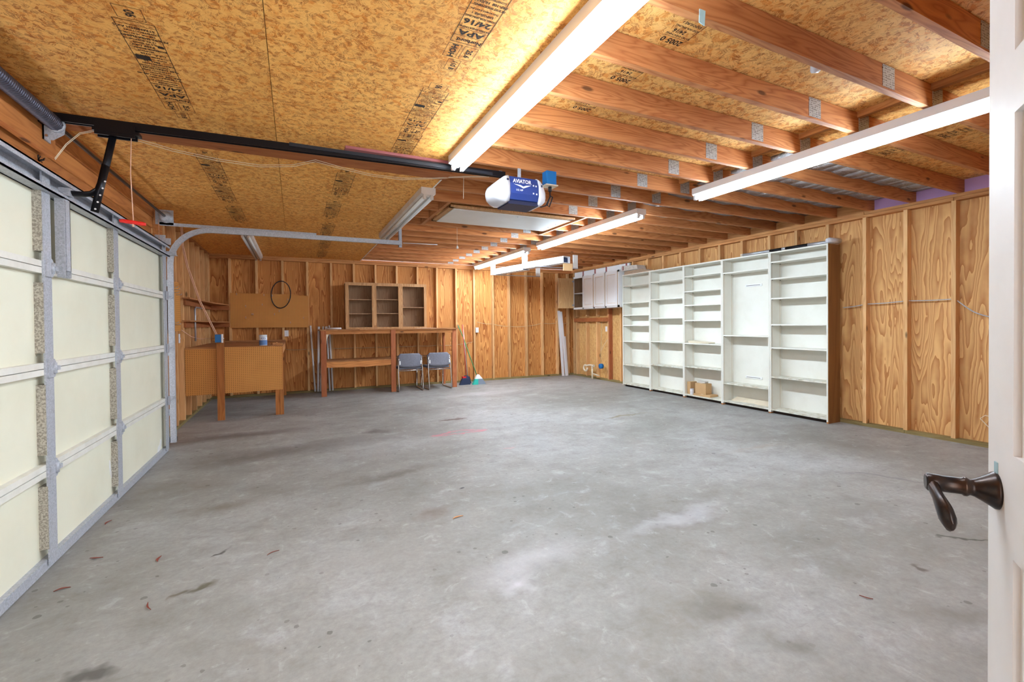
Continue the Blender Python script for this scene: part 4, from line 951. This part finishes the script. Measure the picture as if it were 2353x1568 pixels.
# ------------------------------------------------------------------ brooms
t = thing('red_broom', (3.35, 9.4, 0), 'navy broom with a red handle leaning on the back wall', 'broom', 'brooms leaning on the back wall')
MB().cyl((3.345, 9.32, .16), (3.39, 9.66, 1.30), .012, 10).build('handle', m_redh, t)
mb = MB(); mb.rings([[(3.34+a, 9.31+b, .19) for a, b in ((-.03, -.02), (.04, -.02), (.04, .02), (-.03, .02))], [(3.34+a, 9.29+b, .12) for a, b in ((-.11, -.03), (.05, -.03), (.05, .03), (-.11, .03))], [(3.33+a, 9.27+b, .0) for a, b in ((-.16, -.035), (.08, -.035), (.08, .035), (-.16, .035))]], True, False); mb.build('bristles', m_navy, t)
B('broom_cap', m_redp, t, 3.25, 3.33, 9.27, 9.34, .13, .175)
t = thing('metal_handled_duster', (3.43, 9.45, 0), 'silver handled broom standing between the red and green ones', 'broom', 'brooms leaning on the back wall')
MB().cyl((3.435, 9.46, .1), (3.40, 9.67, 1.30), .010, 10).build('handle', m_alu, t); MB().rings([[(3.44+a, 9.46+b, .15) for a, b in ((-.03, -.02), (.03, -.02), (.03, .02), (-.03, .02))], [(3.44+a, 9.45+b, 0) for a, b in ((-.06, -.03), (.06, -.03), (.06, .03), (-.06, .03))]], True, False).build('bristles', m_navy, t)
t = thing('green_broom', (3.55, 9.3, 0), 'green handled broom with teal and grey bristles', 'broom', 'brooms leaning on the back wall')
MB().tube([(3.57, 9.24, .17), (3.47, 9.42, .60), (3.375, 9.58, 1.02), (3.29, 9.67, 1.29)], .011, 10).build('handle', m_green, t); MB().cyl((3.30, 9.66, 1.22), (3.285, 9.675, 1.30), .013, 10).build('grip', m_alu, t)
mb = MB(); mb.rings([[(3.58+a, 9.22+b, .21) for a, b in ((-.02, -.02), (.02, -.02), (.02, .02), (-.02, .02))], [(3.59+a, 9.20+b, .12) for a, b in ((-.09, -.03), (.08, -.03), (.08, .03), (-.09, .03))]], True, False).build('broom_cap', m_white, t)
MB().rings([[(a, b, .12) for a, b in ((3.50, 9.17), (3.57, 9.17), (3.57, 9.23), (3.50, 9.23))], [(a, b, 0) for a, b in ((3.44, 9.15), (3.56, 9.15), (3.56, 9.23), (3.44, 9.23))]], True, False).build('teal_bristles', m_teal, t)
MB().rings([[(a, b, .12) for a, b in ((3.571, 9.17), (3.67, 9.17), (3.67, 9.23), (3.571, 9.23))], [(a, b, 0) for a, b in ((3.561, 9.15), (3.74, 9.15), (3.74, 9.23), (3.561, 9.23))]], True, False).build('grey_bristles', m_greyb, t)

# ------------------------------------------------------------------ pipes leaning by the long bench
pipes = [((.335, 9.64, .02), (.27, 9.68, 1.31), .017, 'single white plastic pipe nearest the pegboard'), ((.385, 9.62, .02), (.418, 9.675, 1.29), .022, 'thick white pipe leaning right of the single pipe'), ((.43, 9.60, .02), (.50, 9.675, 1.29), .017, 'white pipe just left of the bench end post, second of its bundle'),
         ((.47, 9.53, .02), (.545, 9.64, 1.29), .014, 'thin white pipe behind the bench end post'), ((.60, 9.60, .02), (.565, 9.678, 1.29), .016, 'grey-white pipe crossing behind the bench end post'), ((.655, 9.63, .02), (.61, 9.68, 1.31), .017, 'white pipe standing right of the bench end post')]
for a, b, r, lab in pipes: tag(MB().cyl(a, b, r, 12).build('plastic_pipe', m_pvc), lab, 'pipe', 'white pipes by the long workbench')
tag(MB().cyl((.52, 9.12, 1.252), (.78, 9.05, 1.252), .016, 12).build('pipe_offcut', m_pvc), 'short white pipe offcut lying on the left end of the workbench', 'pipe')
# white trim strips in the far right corner
for a, b, w_, lab in (((6.00, 9.60, .0), (5.92, 9.66, 1.62), .035, 'wide white trim strip leaning in the far right corner'), ((6.075, 9.57, .0), (5.98, 9.65, 1.60), .03, 'second white trim strip crossing the wide one in the corner'), ((6.125, 9.60, 0), (6.09, 9.66, .98), .025, 'short white trim strip leaning in the far right corner')):
    a = Vector(a); b = Vector(b); u = Vector((w_, 0, 0)); v = Vector((0, .012, 0))
    tag(MB().hexa([a-u, a+u, a-u+v, a+u+v, b-u, b+u, b-u+v, b+u+v]).build('trim_strip', m_pvc), lab, 'trim strip', 'white trim strips in the corner')

# ------------------------------------------------------------------ pegboards, hose hoop
pb = thing('pegboard', (-.41, 9.69, 1.6), 'large brown pegboard with hooks on the back wall', 'pegboard', 'pegboards')
mb = MB(); mb.prism([(-1.067, 1.283), (.24, 1.275), (.24, 1.90), (.19, 1.885), (.17, 1.90), (.10, 1.895), (.0, 1.915), (-1.067, 1.925)], 9.690, 9.697, 'xz'); mb.build('panel', m_pegx, pb, origin=(0, 9.69, 0))
for (x, z) in ((-.96, 1.89), (-.52, 1.88), (-.38, 1.87), (-.12, 1.80), (-.82, 1.67), (-.55, 1.70), (-.72, 1.52), (-.70, 1.52), (-.82, 1.46), (-.35, 1.52), (-.27, 1.58), (.15, 1.45), (-.08, 1.36)):
    MB().tube([(x, 9.69, z), (x, 9.665, z), (x, 9.66, z+.015), (x, 9.66, z+.03)], .0035, 5).build('hook', m_galv, pb)
ps = thing('pegboard', (XL, 7.05, 1.56), 'narrow pegboard with wire hooks on the left wall behind the track', 'pegboard', 'pegboards')
mb = MB(); mb.prism([(6.68, 1.255), (7.28, 1.255), (7.28, 1.82), (7.20, 1.89), (6.68, 1.87)], XL+.001, XL+.008, 'yz'); mb.build('panel', m_pegy, ps, origin=(XL, 0, 0))
for (y, z) in ((6.85, 1.80), (6.95, 1.78), (6.9, 1.74), (7.05, 1.72), (6.85, 1.36), (6.95, 1.34)): MB().tube([(XL+.008, y, z), (XL+.06, y, z), (XL+.07, y, z+.015)], .0035, 5).build('hook', m_galv, ps)
tag(MB().tube([(-.235+.165*math.cos(a), 9.655+.015*math.sin(a*2), 1.905+.255*math.sin(a)+.02*math.cos(a)) for a in [2*PI*i/40 for i in range(40)]], .0085, 8, close=True).build('hose_hoop', m_cord), 'thin black hoop of hose hanging over the large pegboard', 'hose')

# ------------------------------------------------------------------ corner workbench with pegboard front
b1 = thing('corner_workbench', (-.8, 8.5, 0), 'corner workbench with pegboard front and upright post', 'workbench', 'workbenches')
B('upright_post', m_postA, b1, -.99, -.905, 7.44, 7.48, 0, 1.27); 
mb = MB(); mb.prism([(-.903, .365), (-.178, .375), (-.178, 1.01), (-.903, 1.02)], 7.492, 7.499, 'xz'); mb.build('front_pegboard', m_pegx, b1, origin=(0, 7.49, 0))
mb = MB(); mb.prism([(-1.365, .36), (-.904, .365), (-.904, 1.02), (-1.365, 1.022)], 7.502, 7.509, 'xz'); mb.build('front_pegboard', m_pegx, b1, origin=(0, 7.5, 0))
B('top', m_shelfply, b1, -1.365, -.165, 7.50, 9.69, 1.0, 1.018)
B('top_edge', m_shelfply, b1, -1.365, -.165, 9.64, 9.685, 1.02, 1.05)
B('leg', m_postA, b1, -.215, -.168, 7.50, 7.60, 0, 1.0); B('leg', m_postA, b1, -.275, -.217, 7.51, 7.55, 0, 1.0); B('leg', m_postA, b1, -.215, -.168, 9.55, 9.69, 0, 1.0)
B('side_rail', m_study, b1, -.205, -.168, 7.60, 9.55, .90, 1.0); B('front_rail', m_benchx, b1, -1.36, -.22, 7.51, 7.545, .91, .999)
t = thing('junction_box', (-.96, 7.43, 1.14), 'blue junction box with white cover on the workbench post', 'outlet')
B('box', m_blue, t, -1.0, -.925, 7.385, 7.44, 1.09, 1.2, bevel=.003); B('cover', m_pvc, t, -.925, -.908, 7.38, 7.44, 1.085, 1.205, bevel=.002); B('toggle', m_pvc, t, -.908, -.895, 7.405, 7.415, 1.14, 1.15)
MB_ = [(-1.28, 6.95, 2.60), (-1.30, 7.1, 2.35), (-1.27, 7.2, 2.1), (-1.16, 7.32, 1.65), (-1.06, 7.38, 1.38), (-.99, 7.40, 1.20)]
t = thing('sloping_cable', (-1.15, 7.3, 1.8), 'pale double cable sloping from the ceiling to the blue junction box', 'cable')
for d in (0, .014): MB().tube([(x+d, y, z+d*.3) for x, y, z in MB_], .0055, 6).build('cable', m_orange, t)
tag(MB().tube([(-1.36, 7.3, 1.27), (-1.34, 7.8, 1.17), (-1.33, 8.4, 1.12), (-1.2, 9.0, 1.12), (-1.0, 7.9, 1.15), (-.99, 7.46, 1.16)], .005, 6).build('wall_cable', m_orange), 'thin pale cable along the left wall above the corner workbench', 'cable')
bu = thing('plastic_tub', (-.43, 7.72, 1.018), 'white lidded plastic tub with blue label on the corner workbench', 'tub')
bx, by = -.435, 7.72
MB().lathe([(.050, 1.019), (.054, 1.022), (.054, 1.15), (.050, 1.158)], 24, 'z', (bx, by, 0)).build('tub', m_bucket, bu)
MB().lathe([(.0545, 1.03), (.0547, 1.031), (.0547, 1.10), (.0545, 1.101)], 24, 'z', (bx, by, 0)).build('label_band', m_bucketb, bu); MB().lathe([(.053, 1.157), (.053, 1.176), (.049, 1.18)], 24, 'z', (bx, by, 0)).build('lid', m_bucket, bu)
mb = MB()
for (zz_, hh_, a0, a1) in ((1.135, .006, -.5, .5), (1.122, .009, -.6, .6), (1.108, .004, -.4, .4)):
    for k in range(8):
        if k % 3 == 2 and hh_ > .005: continue
        r_ = [(bx+rr*math.cos(-PI/2+.15+a0+(a1-a0)*(k+e)/8), by+rr*math.sin(-PI/2+.15+a0+(a1-a0)*(k+e)/8)) for rr in (.0541, .0549) for e in (0, .8)]
        mb.hexa([(r_[2][0], r_[2][1], zz_), (r_[3][0], r_[3][1], zz_), (r_[0][0], r_[0][1], zz_), (r_[1][0], r_[1][1], zz_), (r_[2][0], r_[2][1], zz_+hh_), (r_[3][0], r_[3][1], zz_+hh_), (r_[0][0], r_[0][1], zz_+hh_), (r_[1][0], r_[1][1], zz_+hh_)])
tag(mb.build('printed_text', m_bluem, bu), kind='stuff')
# corner shelves
for (z, P_, lab) in ((1.69, [(-1.365, 7.36), (-1.06, 7.44), (-1.08, 9.69), (-1.365, 9.69)], 'upper plywood corner shelf above the corner workbench'), (1.38, [(-1.365, 7.40), (-1.075, 7.48), (-1.08, 9.69), (-1.365, 9.69)], 'lower plywood corner shelf above the corner workbench')):
    P_ = [(-1.368, 7.40), (-1.28, 7.40), (-1.20, 8.9), (-1.08, 9.55), (-1.08, 9.69), (-1.368, 9.69)]
    t = thing('corner_shelf', (-1.3, 8.5, z), lab, 'shelf', 'plywood corner shelves'); MB().prism(P_, z, z+.018, 'xy').build('board', m_shelfply, t)
    B('cleat', m_redx, t, -1.36, -1.08, 9.66, 9.698, z-.08, z-.001); B('cleat', m_redx, t, -1.369, -1.345, 7.5, 9.6, z-.08, z-.001)
t = thing('grey_conduit', (-1.33, 8.05, 1.4), 'grey conduit elbow on the left wall between the corner shelves', 'conduit')
MB().tube([(-1.33, 8.6, 1.60), (-1.33, 8.12, 1.60), (-1.33, 8.05, 1.57), (-1.33, 8.05, 1.10)], .012, 8).build('pipe', m_silv, t)
t = thing('bench_clutter', (-.35, 8.2, 1.02), 'small wood offcuts on the right end of the corner workbench', 'offcuts')
for (x, y, a) in ((-.28, 8.0, .3), (-.32, 8.4, -.4), (-.22, 7.75, .1)):
    q = B('offcut', m_studx, t, x-.05, x+.05, y-.02, y+.02, 1.018, 1.045); q.rotation_euler = (0, 0, a)
t = thing('door_sensor', (-1.18, 6.1, .1), 'small dark safety sensor at the foot of the track', 'sensor'); B('sensor', m_black, t, -1.28, -1.19, 6.06, 6.11, .05, .10, bevel=.004); B('sensor_arm', m_black, t, -1.34, -1.28, 6.08, 6.09, .06, .08)

# ------------------------------------------------------------------ electrical cables along the studs
def cable(name, pts, label, mat=m_cable, r=.0055):
    return tag(MB().tube(pts, r, 6).build(name, mat), label, 'cable', 'cables run through the studs')
def sag(pts, k):
    out = []
    for a, b in zip(pts, pts[1:]):
        a = Vector(a); b = Vector(b)
        for i in range(6): s = i/6; p = a.lerp(b, s); p.z -= k*4*s*(1-s); out.append(p)
    out.append(Vector(pts[-1])); return out
cable('wall_cable', sag([(-.205, 9.745, .86)]+[(x, 9.745, .85) for x in (.227, .66, 1.092, 1.52, 1.955, 2.397, 2.826, 3.268)]+[(3.69, 9.745, .91)], .012), 'pale cable strung through the back wall studs behind the long workbench')
cable('wall_cable', sag([(3.77, 9.745, 1.36), (4.164, 9.745, 1.31), (4.586, 9.745, 1.25), (5.045, 9.745, 1.25), (5.485, 9.745, 1.32), (5.916, 9.745, 1.32), (6.2, 9.745, 1.31)], .018), 'pale cable strung across the back wall right of the outlet')
cable('wall_cable', sag([(6.37, 3.42, 1.475), (6.37, 3.16, 1.51), (6.37, 2.745, 1.53), (6.37, 2.323, 1.53), (6.37, 2.18, 1.39), (6.37, 2.06, 1.335), (6.37, 1.8, 1.33)], .006), 'grey cable strung through the right wall studs past the bookcases', m_galv)
cable('stub_cable', [(6.36, 1.98, .31), (6.38, 2.09, .32), (6.39, 2.13, .28), (6.38, 2.06, .2), (6.37, 1.98, .16)], 'short loop of cable low on the right wall by the white door', m_pvcc, .004)

# ------------------------------------------------------------------ small litter on the slab and chips on the garage door
random.seed(11)
leaf_spots = [((-1.15, 3.90), 'dry reddish leaf against the foot of the garage door'), ((-1.037, 3.328), 'small dry leaf near the garage door, in front of its second stile'), ((-.71, 3.153), 'small brown leaf out on the slab left of centre'),
              ((-.134, 2.94), 'thin curled reddish leaf stem on the open slab'), ((-.637, 2.639), 'long thin reddish leaf beside the pair of oil marks'), ((-1.07, 3.006), 'crumpled leaf with a long stalk near the garage door'),
              ((.975, 2.915), 'small orange leaf curl in the middle of the slab'), ((2.409, 1.195), 'thin dark twig on the slab in front of the white door')]
m_leaf = plain('dry_leaf', (128, 62, 48), 0.8); m_leafo = plain('orange_leaf', (206, 140, 84), 0.8)
for i, ((x, y), lab) in enumerate(leaf_spots):
    a = random.uniform(0, PI); L = random.uniform(.025, .045); W = .007 if i not in (3, 4, 7) else .003
    mb = MB(); rs = []
    for k in range(7):
        s = k/6; wv = W*math.sin(PI*min(max(s, .04), .96))+.0008; cx = (s-.5)*2*L; cy = .006*math.sin(s*4)
        px_, py_ = x+cx*math.cos(a)-cy*math.sin(a), y+cx*math.sin(a)+cy*math.cos(a); z = .002+.006*s*(1-s)
        nx, ny = -math.sin(a)*wv, math.cos(a)*wv
        rs.append([(px_+nx, py_+ny, z+.003), (px_, py_, z), (px_-nx, py_-ny, z+.003), (px_, py_, z+.0015)])
    tag(mb.rings(rs, True, False).build('dry_leaf', m_leafo if i == 6 else m_leaf), lab, 'leaf')
for poly in ([(4.30, .33), (4.325, .31), (4.33, .25), (4.37, .20), (4.40, .15), (4.41, .11), (4.37, .12), (4.345, .18), (4.31, .22), (4.295, .28)],
             [(5.58, .05), (5.64, .05), (5.72, .09), (5.74, .16), (5.70, .17), (5.66, .12), (5.60, .11)]):
    q = MB().prism(poly, -1.2552, -1.2535, 'yz').build('peeled_paint', m_white, gd)
